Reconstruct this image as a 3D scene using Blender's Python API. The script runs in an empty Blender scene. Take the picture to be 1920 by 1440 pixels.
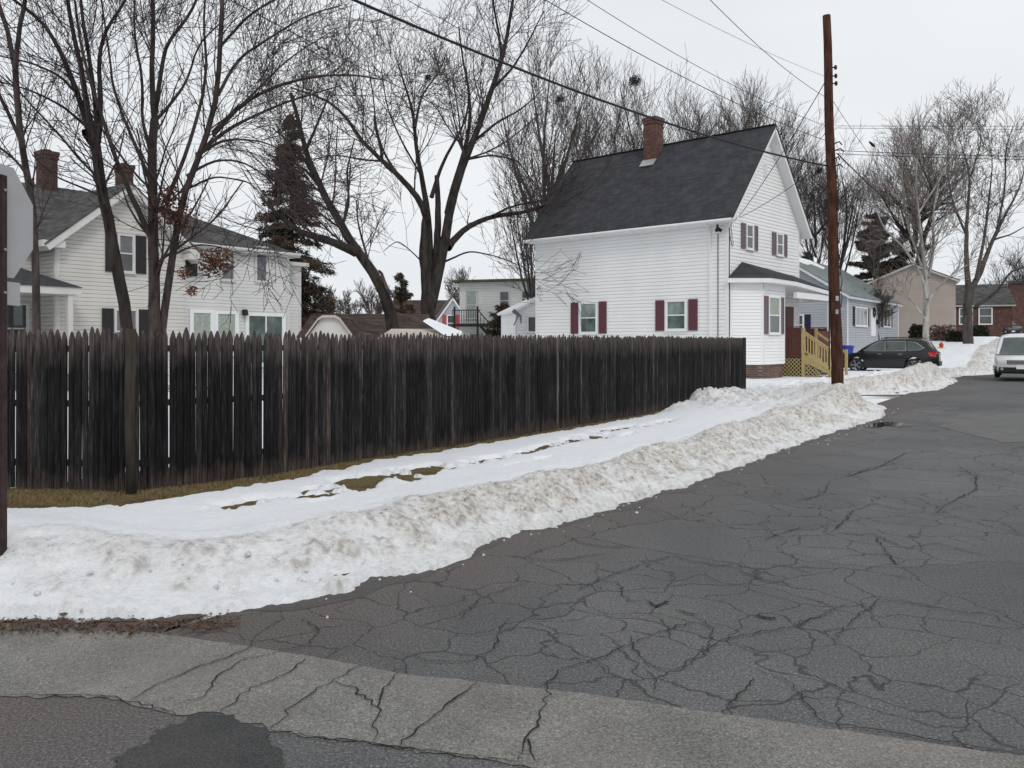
import bpy, math, random
import numpy as np
from math import radians, sin, cos, pi, sqrt, atan2
from mathutils import Vector, noise
random.seed(7); rng = np.random.default_rng(7)
SC = bpy.context.scene; COL = SC.collection
# ------------------------------------------------------------------ camera, world, sun
F = 1552.0; EYE = 1.665; HZ = 640.0
cam = bpy.data.cameras.new('camera'); camo = bpy.data.objects.new('camera', cam); COL.objects.link(camo)
camo.location = (0, 0, EYE); camo.rotation_euler = (radians(90), 0, 0)
cam.sensor_width = 36; cam.lens = F/1920*36; cam.shift_y = -(720-HZ)/1920
cam.clip_start = 0.05; cam.clip_end = 3000
SC.camera = camo
SUN_EL, SUN_AZ = 42, 160          # azimuth measured clockwise from +Y
w = bpy.data.worlds.new('World'); SC.world = w; w.use_nodes = True
nt = w.node_tree; nt.nodes.clear()
out = nt.nodes.new('ShaderNodeOutputWorld'); bg = nt.nodes.new('ShaderNodeBackground')
sky = nt.nodes.new('ShaderNodeTexSky'); sky.sky_type = 'NISHITA'; sky.sun_disc = False
sky.sun_elevation = radians(SUN_EL); sky.sun_rotation = radians(SUN_AZ)
hs = nt.nodes.new('ShaderNodeHueSaturation'); hs.inputs['Saturation'].default_value = 0.25
nt.links.new(sky.outputs[0], hs.inputs['Color'])
tc = nt.nodes.new('ShaderNodeTexCoord'); nz = nt.nodes.new('ShaderNodeTexNoise')
mp = nt.nodes.new('ShaderNodeMapping'); mp.inputs['Scale'].default_value = (1, 1, 3)
nt.links.new(tc.outputs['Generated'], mp.inputs[0]); nt.links.new(mp.outputs[0], nz.inputs['Vector'])
nz.inputs['Scale'].default_value = 1.6; nz.inputs['Detail'].default_value = 3
cr = nt.nodes.new('ShaderNodeValToRGB')
cr.color_ramp.elements[0].position = .3; cr.color_ramp.elements[0].color = (6.7, 7.1, 7.55, 1)
cr.color_ramp.elements[1].position = .7; cr.color_ramp.elements[1].color = (8.0, 8.25, 8.45, 1)
nt.links.new(nz.outputs[0], cr.inputs[0])
mx = nt.nodes.new('ShaderNodeMix'); mx.data_type = 'RGBA'; mx.inputs[0].default_value = 0.97
nt.links.new(hs.outputs[0], mx.inputs[6]); nt.links.new(cr.outputs[0], mx.inputs[7])
nt.links.new(mx.outputs[2], bg.inputs[0]); bg.inputs[1].default_value = 0.110
nt.links.new(bg.outputs[0], out.inputs[0])
sl = bpy.data.lights.new('sun', 'SUN'); sl.energy = 1.1; sl.angle = radians(18); sl.color = (1, .97, .93)
so = bpy.data.objects.new('sun', sl); COL.objects.link(so)
so.rotation_euler = (radians(90-SUN_EL), 0, radians(180-SUN_AZ+0)); so.location = (0, -10, 30)
SC.view_settings.view_transform = 'Standard'; SC.view_settings.look = 'None'
SC.view_settings.exposure = 0.0; SC.view_settings.gamma = 1
SC.render.engine = 'CYCLES'

# ------------------------------------------------------------------ helpers
def P(px, py, Y): return np.array([(px-960)/F*Y, Y, EYE+(HZ-py)/F*Y])   # point at photographed direction and real distance
SD = np.array([sin(radians(34)), cos(radians(34))]); ND = np.array([-cos(radians(34)), sin(radians(34))])
def sn(s, n): return (SD[0]*s+ND[0]*n, SD[1]*s+ND[1]*n)                 # along / across the street
def smooth(t): t = np.clip(t, 0, 1); return t*t*(3-2*t)
def Hs(s): return 1.3*smooth((s-48)/14)+.7*smooth((s-62)/20)
def H(x, y): return float(Hs(SD[0]*x+SD[1]*y))
def fbm(x, y, z=0, sc=1., o=4): return noise.fractal(Vector((x*sc, y*sc, z)), 1.0, 2.0, o)

def tag(o, label=None, cat=None, group=None, kind=None):
    if label: o['label'] = label
    if cat: o['category'] = cat
    if group: o['group'] = group
    if kind: o['kind'] = kind
    return o
def empty(name, loc, rz, label, cat, group=None):
    o = bpy.data.objects.new(name, None); COL.objects.link(o); o.location = loc; o.rotation_euler = (0, 0, rz)
    o.empty_display_size = .3
    return tag(o, label, cat, group)
def link(name, me, mat, parent=None):
    o = bpy.data.objects.new(name, me); COL.objects.link(o)
    if mat: me.materials.append(mat)
    if parent: o.parent = parent
    return o
def frame(ox, oy, deg):
    a = radians(deg); c, s = cos(a), sin(a)
    return lambda A, Hh, D: (ox+c*A+s*D, oy+s*A-c*D, Hh)     # along wall, height, outward
LOC = lambda x, z, y: (x, y, z)
class MB:
    def __init__(s): s.v = []; s.f = []; s.att = None
    def poly(s, pts, rev=False):
        b = len(s.v); s.v += [tuple(map(float, p)) for p in pts]; idx = list(range(b, b+len(pts)))
        s.f.append(idx[::-1] if rev else idx); return s
    def box(s, x0, x1, y0, y1, z0, z1, fr=None):
        b = len(s.v)
        for z in (z0, z1):
            for (x, y) in ((x0, y0), (x1, y0), (x1, y1), (x0, y1)):
                s.v.append(tuple(fr(x, z, -y)) if fr else (x, y, z))
        s.f += [[b+3, b+2, b+1, b], [b+4, b+5, b+6, b+7], [b, b+1, b+5, b+4], [b+1, b+2, b+6, b+5], [b+2, b+3, b+7, b+6], [b+3, b, b+4, b+7]]
        return s
    def fb(s, fr, a0, a1, h0, h1, d0, d1): return s.box(a0, a1, -d1, -d0, h0, h1, fr)   # box on a wall frame
    def prism(s, pts, ext):      # polygon of 3d points extruded by vector
        b = len(s.v); n = len(pts); e = ext
        s.v += [tuple(map(float, p)) for p in pts]; s.v += [(float(p[0]+e[0]), float(p[1]+e[1]), float(p[2]+e[2])) for p in pts]
        s.f.append(list(range(b, b+n))[::-1]); s.f.append(list(range(b+n, b+2*n)))
        for i in range(n): j = (i+1) % n; s.f.append([b+i, b+j, b+n+j, b+n+i])
        return s
    def slab(s, pts, th):
        p = [np.array(q, float) for q in pts]; n = np.cross(p[1]-p[0], p[2]-p[0]); n /= np.linalg.norm(n)
        if n[2] < 0: n = -n
        return s.prism([q for q in p], -n*th)
    def tube(s, pts, r, n=8, r1=None, cap=True):
        p = [Vector(q) for q in pts]; m = len(p); b = len(s.v)
        for i in range(m):
            t = (p[min(i+1, m-1)]-p[max(i-1, 0)]).normalized()
            u = t.cross(Vector((0, 0, 1)));
            if u.length < .1: u = t.cross(Vector((0, 1, 0)))
            u.normalize(); q = t.cross(u)
            rr = r if r1 is None else r+(r1-r)*i/(m-1)
            if isinstance(r, (list, tuple)): rr = r[i]
            for k in range(n):
                a = 2*pi*k/n; s.v.append(tuple(p[i]+u*cos(a)*rr+q*sin(a)*rr))
        for i in range(m-1):
            for k in range(n):
                k2 = (k+1) % n; s.f.append([b+i*n+k, b+i*n+k2, b+(i+1)*n+k2, b+(i+1)*n+k])
        if cap: s.f.append([b+k for k in range(n)][::-1]); s.f.append([b+(m-1)*n+k for k in range(n)])
        return s
    def build(s, name, mat, parent=None, smooth_=False):
        me = bpy.data.meshes.new(name); me.from_pydata(s.v, [], s.f); me.validate(); me.update()
        import bmesh
        bm = bmesh.new(); bm.from_mesh(me); bmesh.ops.recalc_face_normals(bm, faces=bm.faces); bm.to_mesh(me); bm.free()
        if smooth_:
            for p in me.polygons: p.use_smooth = True
        return link(name, me, mat, parent)
def build_boxes(mb, name, mat, parent=None):
    o = None
    for i in range(0, len(mb.v), 8):
        q = MB(); q.v = mb.v[i:i+8]; q.f = [[k-i for k in f] for f in mb.f[(i//8)*6:(i//8)*6+6]]; o = q.build(name, mat, parent)
    return o
def gridmesh(name, xs, mat, parent=None, sm=True, attrs=None, keep=None):
    # xs: (A,B,3) array
    A, B = xs.shape[:2]; me = bpy.data.meshes.new(name)
    idx = np.arange(A*B).reshape(A, B)
    q = np.stack([idx[:-1, :-1], idx[1:, :-1], idx[1:, 1:], idx[:-1, 1:]], -1).reshape(-1, 4)
    if keep is not None:
        kk = keep[:-1, :-1] | keep[1:, :-1] | keep[1:, 1:] | keep[:-1, 1:]; q = q[kk.reshape(-1)]
    raw(me, xs.reshape(-1, 3), q, sm)
    if attrs:
        for k, a in attrs.items():
            at = me.attributes.new(k, 'FLOAT', 'POINT'); at.data.foreach_set('value', a.reshape(-1).astype(np.float32))
    return link(name, me, mat, parent)
def raw(me, v, q, sm=False):
    v = np.asarray(v, np.float32); q = np.asarray(q, np.int32); k = q.shape[1]
    me.vertices.add(len(v)); me.vertices.foreach_set('co', v.reshape(-1))
    me.loops.add(q.size); me.loops.foreach_set('vertex_index', q.reshape(-1))
    me.polygons.add(len(q)); me.polygons.foreach_set('loop_start', np.arange(0, q.size, k, dtype=np.int32))
    me.polygons.foreach_set('loop_total', np.full(len(q), k, np.int32))
    me.update(calc_edges=True)
    if sm: me.polygons.foreach_set('use_smooth', np.ones(len(q), bool))
    me.validate()

# ------------------------------------------------------------------ materials
class N:
    def __init__(s, name, rough=.8, spec=.3):
        s.m = bpy.data.materials.new(name); s.m.use_nodes = True; s.t = s.m.node_tree
        s.b = s.t.nodes['Principled BSDF']; s.b.inputs['Roughness'].default_value = rough
        s.b.inputs['Specular IOR Level'].default_value = spec
        s.tc = s.t.nodes.new('ShaderNodeTexCoord')
    def n(s, ty, **k):
        x = s.t.nodes.new(ty)
        for a, b in k.items():
            if hasattr(x, a): setattr(x, a, b)
            else: x.inputs[a.replace('_', ' ')].default_value = b
        return x
    def l(s, a, b): s.t.links.new(a, b)
    def pos(s, scale=(1, 1, 1), coord='Object'):
        m = s.n('ShaderNodeMapping'); m.inputs['Scale'].default_value = scale
        s.l(s.tc.outputs[coord], m.inputs[0]); return m.outputs[0]
    def noise(s, vec, scale, detail=4, rough=.55, dist=0):
        x = s.n('ShaderNodeTexNoise'); x.inputs['Scale'].default_value = scale; x.inputs['Detail'].default_value = detail
        x.inputs['Roughness'].default_value = rough; x.inputs['Distortion'].default_value = dist
        s.l(vec, x.inputs['Vector']); return x.outputs[0]
    def ramp(s, fac, stops):
        r = s.n('ShaderNodeValToRGB'); e = r.color_ramp.elements
        for i, (p, c) in enumerate(stops):
            if i < 2: el = e[i]; el.position = p
            else: el = e.new(p)
            if not hasattr(c, '__len__'): c = (c, c, c)
            el.color = (*c[:3], 1)
        s.l(fac, r.inputs[0]); return r.outputs[0]
    def mix(s, f, a, b, mode='MIX'):
        x = s.n('ShaderNodeMix'); x.data_type = 'RGBA'; x.blend_type = mode
        for i, val in ((0, f), (6, a), (7, b)):
            if isinstance(val, (int, float)): x.inputs[i].default_value = val if i == 0 else (val, val, val, 1)
            elif isinstance(val, tuple): x.inputs[i].default_value = (*val[:3], 1)
            else: s.l(val, x.inputs[i])
        return x.outputs[2]
    def math(s, op, a, b=None):
        x = s.n('ShaderNodeMath'); x.operation = op; x.use_clamp = False
        for i, val in ((0, a), (1, b)):
            if val is None: continue
            if isinstance(val, (int, float)): x.inputs[i].default_value = val
            else: s.l(val, x.inputs[i])
        return x.outputs[0]
    def col(s, c): s.l(c, s.b.inputs['Base Color'])
    def bump(s, h, st=.3, d=.02):
        x = s.n('ShaderNodeBump'); x.inputs['Strength'].default_value = st; x.inputs['Distance'].default_value = d
        s.l(h, x.inputs['Height']); s.l(x.outputs[0], s.b.inputs['Normal'])
    def attr(s, name): x = s.n('ShaderNodeAttribute'); x.attribute_name = name; return x.outputs['Fac']
def plain(name, c, rough=.7, var=.12, scale=3, bump=0, spec=.3, metal=0, stretch=(1, 1, 1)):
    m = N(name, rough, spec); m.b.inputs['Metallic'].default_value = metal
    v = m.pos(stretch); f = m.noise(v, scale, 5)
    lo = tuple(x*(1-var*1.6) for x in c); hi = tuple(min(1, x*(1+var*1.2)) for x in c)
    m.col(m.ramp(f, [(.3, lo), (.7, hi)]))
    if bump: m.bump(m.noise(v, scale*8, 4), bump)
    return m.m
M = {}
M['siding'] = plain('white_siding', (.85, .85, .845), .45, .025, .8)
M['siding_grey'] = plain('grey_white_siding', (.66, .655, .64), .5, .05, .8)
M['siding_dull'] = plain('weathered_siding', (.60, .58, .55), .55, .06, .8)
M['siding_blue'] = plain('blue_grey_siding', (.41, .43, .46), .5, .04, .8)
M['siding_beige'] = plain('beige_siding', (.50, .43, .38), .6, .05, .8)
M['trim'] = plain('white_trim', (.80, .80, .80), .45, .03, 2)
M['trim_grey'] = plain('dull_white_trim', (.6, .59, .57), .5, .05, 2)
M['shutter'] = plain('maroon_shutter', (.135, .050, .066), .55, .08, 6)
M['shutter_mauve'] = plain('faded_mauve_shutter', (.17, .13, .15), .55, .08, 6)
M['shutter_dark'] = plain('dark_shutter', (.03, .028, .03), .6, .1, 6)
M['shutter_blue'] = plain('navy_shutter', (.02, .025, .06), .6, .1, 6)
M['shutter_red'] = plain('red_shutter', (.45, .08, .08), .6, .1, 6)
M['door_red'] = plain('brown_red_door', (.10, .03, .03), .5, .1, 4)
M['redwood'] = plain('red_brown_boards', (.115, .045, .038), .7, .2, 5, .2, stretch=(4, 4, 1))
M['newwood'] = plain('yellow_treated_wood', (.46, .36, .17), .75, .12, 6, .2, stretch=(4, 4, 1))
M['black'] = plain('black_plastic', (.015, .015, .016), .5, .1, 5)
M['wire'] = plain('wire_rubber', (.02, .02, .024), .6, .1, 5)
M['metal'] = plain('galvanised_metal', (.42, .42, .43), .45, .08, 9, metal=.6)
M['signback'] = plain('aluminium_sign_back', (.42, .42, .43), .5, .06, 3, spec=.4)
M['rust'] = plain('rusty_brown_steel', (.045, .025, .025), .8, .3, 12, .3)
M['blue'] = plain('blue_plastic', (.02, .05, .35), .4, .1, 3)
M['greenbin'] = plain('dark_green_plastic', (.006, .022, .015), .45, .1, 3)
M['hydrant'] = plain('red_hydrant_paint', (.55, .04, .03), .5, .1, 3)
M['yellow'] = plain('yellow_paint', (.6, .5, .05), .5, .1, 3)
M['curtain'] = plain('pale_curtain', (.34, .38, .34), .8, .15, 9)
M['mosaic'] = plain('dim_screen', (.16, .16, .18), .6, .12, 4)
def glass(name, c, rough=.06):
    m = N(name, rough, .6); v = m.pos((1, 1, 1)); f = m.noise(v, 1.3, 3)
    m.col(m.ramp(f, [(.35, tuple(x*.6 for x in c)), (.65, tuple(x*1.4 for x in c))])); m.b.inputs['Coat Weight'].default_value = .5
    return m.m
M['glass'] = glass('window_glass', (.05, .06, .06)); M['glass_green'] = glass('greenish_window_glass', (.11, .15, .14))
M['glass_light'] = glass('window_with_blind', (.24, .30, .28), .15); M['glass_car'] = glass('car_glass', (.05, .07, .065), .05)
def shingle(name, c, var=.35, s=1.0, snow=False):
    m = N(name, .9, .2); m.tc.object
    v = m.pos((1, 1, 1), 'UV') if False else m.pos((1, 1, 1))
    # combine height-based courses with broken tabs
    sep = m.n('ShaderNodeSeparateXYZ'); m.l(v, sep.inputs[0])
    comb = m.n('ShaderNodeCombineXYZ'); xy = m.math('ADD', sep.outputs[0], sep.outputs[1])
    m.l(xy, comb.inputs[0]); m.l(sep.outputs[2], comb.inputs[1])
    b = m.n('ShaderNodeTexBrick'); b.inputs['Scale'].default_value = 1; b.inputs['Brick Width'].default_value = .32*s
    b.inputs['Row Height'].default_value = .11*s; b.inputs['Mortar Size'].default_value = .006; b.offset_frequency = 2
    b.inputs['Color1'].default_value = (*[x*(1-var) for x in c], 1); b.inputs['Color2'].default_value = (*[x*(1+var) for x in c], 1)
    b.inputs['Mortar'].default_value = (*[x*.45 for x in c], 1)
    m.l(comb.outputs[0], b.inputs['Vector'])
    f = m.noise(v, 1.7, 6, .7); st = m.ramp(f, [(.3, .72), (.7, 1.28)])
    g = m.noise(v, 55, 3); gr = m.ramp(g, [(.3, .75), (.7, 1.3)])
    c1 = m.mix(1, b.outputs[0], st, 'MULTIPLY'); c2 = m.mix(1, c1, gr, 'MULTIPLY'); m.col(c2)
    m.bump(m.math('ADD', b.outputs[1], g), .25, .01)
    return m.m
M['shingle'] = shingle('charcoal_shingles', (.050, .050, .056), .16); M['shingle_grey'] = shingle('grey_shingles', (.075, .073, .072))
M['shingle_brown'] = shingle('brown_shingles', (.06, .042, .036)); M['shingle_green'] = shingle('sage_grey_shingles', (.20, .225, .22), .12)
M['shingle_moss'] = shingle('mossy_roof', (.08, .09, .05))
def brick(name, c, mort=(.3, .27, .25)):
    m = N(name, .9, .2); v = m.pos(); sep = m.n('ShaderNodeSeparateXYZ'); m.l(v, sep.inputs[0])
    comb = m.n('ShaderNodeCombineXYZ'); m.l(m.math('ADD', sep.outputs[0], sep.outputs[1]), comb.inputs[0]); m.l(sep.outputs[2], comb.inputs[1])
    b = m.n('ShaderNodeTexBrick'); b.inputs['Scale'].default_value = 1; b.inputs['Brick Width'].default_value = .21; b.inputs['Row Height'].default_value = .072
    b.inputs['Mortar Size'].default_value = .008
    b.inputs['Color1'].default_value = (*[x*.7 for x in c], 1); b.inputs['Color2'].default_value = (*[x*1.3 for x in c], 1); b.inputs['Mortar'].default_value = (*mort, 1)
    m.l(comb.outputs[0], b.inputs['Vector']); f = m.noise(v, 3, 5)
    m.col(m.mix(1, b.outputs[0], m.ramp(f, [(.3, .7), (.7, 1.25)]), 'MULTIPLY')); m.bump(b.outputs[1], -.3, .01)
    return m.m
M['brick'] = brick('red_brick', (.115, .056, .046), (.13, .09, .08)); M['brick_dark'] = brick('old_dark_brick', (.070, .036, .030), (.12, .09, .08))
M['brick_found'] = brick('foundation_brick', (.12, .07, .055), (.2, .17, .15))
def bark(name, c, c2, scale=6, moss=0):
    m = N(name, .95, .1); v = m.pos((1, 1, .25), 'Generated' if False else 'Object'); f = m.noise(v, scale, 6, .65, .4)
    base = m.ramp(f, [(.35, c), (.68, c2)])
    if moss:
        f2 = m.noise(m.pos((1, 1, .5)), 1.2, 3); base = m.mix(m.ramp(f2, [(.56, 0), (.68, moss)]), base, (.050, .055, .028))
    m.col(base); m.bump(f, .6, .03); return m.m
M['bark'] = bark('grey_brown_bark', (.028, .022, .021), (.105, .084, .078), 7, .5)
M['bark_dark'] = bark('dark_bark', (.016, .013, .012), (.06, .05, .046), 7, .35)
M['bark_grey'] = bark('far_grey_bark', (.048, .042, .039), (.14, .125, .118), 5, .2)
M['twig'] = bark('twig_bark', (.036, .027, .029), (.095, .074, .074), 3)
M['twig_far'] = bark('far_twig_bark', (.06, .047, .045), (.14, .12, .115), 3)
M['birch'] = bark('white_birch_bark', (.22, .21, .19), (.60, .58, .54), 3)
M['birch_twig'] = bark('pale_birch_twigs', (.16, .13, .12), (.32, .28, .26), 3)
M['polewood'] = bark('tarred_pole_wood', (.032, .016, .012), (.110, .050, .034), 9)
M['needle'] = plain('spruce_needles', (.042, .042, .026), .8, .5, 2.5); M['needle_brown'] = plain('rusty_spruce_needles', (.085, .055, .036), .8, .5, 1.5)
M['leaf_dead'] = plain('dead_oak_leaves', (.13, .055, .033), .8, .5, 6); M['nest'] = plain('nest_twigs', (.03, .018, .014), .9, .4, 12)
M['hedge'] = plain('dark_hedge_leaves', (.03, .035, .02), .8, .5, 3); M['bush_pink'] = plain('bare_bush_twigs', (.20, .14, .12), .9, .3, 3)
# ------------------------------------------------------------------ street surface
m = N('asphalt', .85, .35); v = m.pos()
f1 = m.noise(v, 1.1, 5, .6); f2 = m.noise(v, 75, 3, .8); f3 = m.noise(v, .25, 3)
c = m.ramp(f1, [(.3, (.086, .085, .0855)), (.7, (.124, .122, .121))])
c = m.mix(1, c, m.ramp(f3, [(.35, .85), (.65, 1.15)]), 'MULTIPLY')
c = m.mix(1, c, m.ramp(f2, [(.36, .42), (.5, .95), (.60, 1.3), (.68, 3.0)]), 'MULTIPLY')
f5 = m.noise(v, 23, 4, .7); c = m.mix(1, c, m.ramp(f5, [(.35, .88), (.65, 1.12)]), 'MULTIPLY')
wv = m.n('ShaderNodeTexNoise'); wv.inputs['Scale'].default_value = 2.2; wv.inputs['Detail'].default_value = 5; m.l(v, wv.inputs['Vector'])
va = m.n('ShaderNodeVectorMath'); va.operation = 'MULTIPLY_ADD'; m.l(wv.outputs[1], va.inputs[0]); va.inputs[1].default_value = (.55, .55, 0); m.l(v, va.inputs[2])
crk = None
for sc_, th, lo, hi, sd in ((.9, .012, .42, .49, 3.), (2.3, .0095, .46, .53, 9.)):
    vo = m.n('ShaderNodeTexVoronoi'); vo.feature = 'DISTANCE_TO_EDGE'; vo.inputs['Scale'].default_value = sc_; vo.voronoi_dimensions = '2D'
    m.l(va.outputs[0], vo.inputs['Vector'])
    wid = m.math('MULTIPLY', m.noise(m.pos((1, 1, 1)), 3.0, 2), th*2.2*sc_)
    e = m.n('ShaderNodeMapRange'); m.l(vo.outputs['Distance'], e.inputs[0]); e.inputs[1].default_value = 0; m.l(wid, e.inputs[2]); e.inputs[3].default_value = 1; e.inputs[4].default_value = 0
    ms = m.n('ShaderNodeMapping'); ms.inputs['Location'].default_value = (sd, sd, 0); m.l(m.tc.outputs['Object'], ms.inputs[0])
    mk = m.ramp(m.noise(ms.outputs[0], .33, 3), [(lo, 0), (hi, 1)])
    if sc_ < 1:
        vc = m.n('ShaderNodeTexVoronoi'); vc.inputs['Scale'].default_value = sc_; vc.voronoi_dimensions = '2D'; m.l(va.outputs[0], vc.inputs['Vector'])
        sx = m.n('ShaderNodeSeparateXYZ'); m.l(vc.outputs['Color'], sx.inputs[0]); c = m.mix(1, c, m.ramp(sx.outputs[0], [(0, .90), (1, 1.12)]), 'MULTIPLY')
        sp_ = m.n('ShaderNodeSeparateXYZ'); m.l(m.tc.outputs['Object'], sp_.inputs[0])
        nn_ = m.math('ADD', m.math('MULTIPLY', sp_.outputs[0], float(ND[0])), m.math('MULTIPLY', sp_.outputs[1], float(ND[1])))
        nn_ = m.math('ADD', nn_, m.math('MULTIPLY', f1, 1.6)); gm = m.n('ShaderNodeMapRange'); m.l(nn_, gm.inputs[0]); gm.inputs[1].default_value = 3.6; gm.inputs[2].default_value = 4.7
        c = m.mix(m.math('MULTIPLY', gm.outputs[0], .55), c, m.mix(1, (.105, .080, .072), m.ramp(f2, [(.36, .5), (.5, .95), (.66, 1.8)]), 'MULTIPLY'))
    k = m.math('MULTIPLY', e.outputs[0], mk); crk = k if crk is None else m.math('MAXIMUM', crk, k)
c = m.mix(m.math('MULTIPLY', crk, .85), c, (.022, .022, .023)); m.col(c)
h = m.math('SUBTRACT', m.math('MULTIPLY', f2, .25), crk); m.bump(h, .5, .012)
m.l(m.ramp(f1, [(.3, .72), (.7, .92)]), m.b.inputs['Roughness'])
M['asphalt'] = m.m
def asph(name, lo, hi, speck=2.0):
    m = N(name, .9, .3); v = m.pos(); f1 = m.noise(v, 2.2, 5); f2 = m.noise(v, 95, 3, .7)
    c = m.mix(1, m.ramp(f1, [(.3, lo), (.7, hi)]), m.ramp(f2, [(.36, .5), (.5, .97), (.60, 1.2), (.69, speck)]), 'MULTIPLY')
    f3 = m.noise(v, .9, 3); m.col(m.mix(m.ramp(f3, [(.45, 0), (.7, .35)]), c, tuple(x*y for x, y in zip(hi, (1.1, .95, .95)))))
    m.bump(f2, .35, .01); return m.m
M['asphalt_old'] = asph('worn_grey_asphalt', (.150, .145, .135), (.215, .208, .195)); M['asphalt_new'] = asph('dark_patch_asphalt', (.040, .040, .040), (.066, .066, .066), 1.8)
M['asphalt_mid'] = asph('mid_grey_asphalt', (.115, .115, .114), (.155, .153, .15), 2.0)
M['crack'] = plain('crack_dirt', (.020, .020, .021), 1, .3, 20)

# ground: one sheet to the horizon
def axis(pts):
    o = []
    for (a, b, st) in pts: o += list(np.arange(a, b, st))
    return np.array(o+[pts[-1][1]])
S = axis([(-150, -12, 12), (-12, 110, 1.5), (110, 1500, 60)]); Nn = axis([(-400, -60, 40), (-60, 4.4, 8), (4.4, 9.9, .5), (9.9, 40, 2), (40, 900, 50)])
SS, NN = np.meshgrid(S, Nn, indexing='ij')
X = SD[0]*SS+ND[0]*NN; Yy = SD[1]*SS+ND[1]*NN
Z = Hs(SS)+np.where(NN < 9.6, -.08, .09)+np.where(NN > 10.4, .05*np.sin(X*.9)*np.sin(Yy*.7), 0)
Z = np.where(NN > 9.6, Z+1.2*smooth((SS-75)/200), Z)
m = N('yard_snow', .7, .3); v = m.pos(); f = m.noise(v, .6, 5); f2 = m.noise(v, .09, 5, .6)
c = m.ramp(f, [(.3, (.76, .78, .81)), (.7, (.86, .87, .89))])
m.col(m.mix(m.ramp(f2, [(.56, 0), (.60, .9)]), c, (.10, .085, .04))); m.bump(f, .4, .08); M['yard'] = m.m
tag(gridmesh('ground', np.stack([X, Yy, Z], -1), M['yard']), kind='structure')
# road
S2 = axis([(-60, 48, 4), (48, 90, 1.5), (90, 400, 20)]); N2 = np.array([-60, -30, -10, -4, 0, 2, 4.3])
SS, NN = np.meshgrid(S2, N2, indexing='ij'); X = SD[0]*SS+ND[0]*NN; Yy = SD[1]*SS+ND[1]*NN
tag(gridmesh('road', np.stack([X, Yy, Hs(SS)], -1), M['asphalt']), kind='structure')
# cross street joins the road at the left (under the snow edge)
mb = MB(); mb.poly([(-40, 4.2, -.004), (-40, -12, -.004), (-2.0, -12, -.004), (-2.0, 6.5, -.004), (-9, 9.5, -.004)])
mb.poly([(-40, -12, -.004), (-40, -30, -.004), (-2, -30, -.004), (-2, -12, -.004)]); tag(mb.build('cross_street', M['asphalt']), kind='structure')
def gp(px, py, z=0.): Y = (EYE-z)*F/(py-HZ); return np.array([(px-960)/F*Y, Y, z])
def rough(pts, amp, step):
    o = []
    for a, b in zip(pts[:-1], pts[1:]):
        a = np.array(a); b = np.array(b); d = b-a; L = np.hypot(d[0], d[1]); k = max(1, int(L/step)); pr = np.array([-d[1], d[0], 0])/max(L, 1e-6)
        for i in range(k): o.append(a+d*i/k+(pr*rng.normal(0, amp) if i else 0))
    o.append(np.array(pts[-1])); return o
def surf(name, pts, z, mat, kind='structure'):
    import bmesh
    bm = bmesh.new(); vs = [bm.verts.new((p[0], p[1], z)) for p in pts]; fc = bm.faces.new(vs); bm.normal_update()
    if fc.normal.z < 0: fc.normal_flip()
    bmesh.ops.triangulate(bm, faces=[fc]); me = bpy.data.meshes.new(name); bm.to_mesh(me); bm.free()
    return tag(link(name, me, mat), kind=kind)
up = [gp(*p) for p in [(-700, 1120), (-250, 1140), (0, 1168), (250, 1182), (480, 1215), (600, 1235), (760, 1265), (920, 1282), (1100, 1302), (1500, 1360), (1920, 1420), (2500, 1515)]]
lo = [gp(*p) for p in [(2500, 1640), (1920, 1560), (1300, 1478), (960, 1436), (854, 1418), (698, 1396), (505, 1373), (440, 1350), (400, 1336), (330, 1342), (200, 1309), (0, 1306), (-250, 1290), (-700, 1262)]]
surf('worn_asphalt_strip', rough(up, .004, .05)+rough(lo, .012, .04), .004, M['asphalt_old'])
rp = [gp(*p) for p in [(205, 1470), (222, 1432), (238, 1408), (275, 1398), (292, 1370), (335, 1362), (352, 1346), (400, 1342), (440, 1350), (480, 1366), (505, 1380), (507, 1392), (530, 1412), (528, 1432), (550, 1470), (420, 1500), (300, 1500)]]
surf('dark_asphalt_patch', rough(rp+[rp[0]], .016, .028)[:-1], .008, M['asphalt_new'])
rp = [gp(*p) for p in [(1760, 800), (1800, 776), (1990, 775), (2100, 830), (1990, 828), (1880, 830)]]
surf('pale_asphalt_patch', rough(rp+[rp[0]], .03, .3)[:-1], .004, M['asphalt_mid'])
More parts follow.
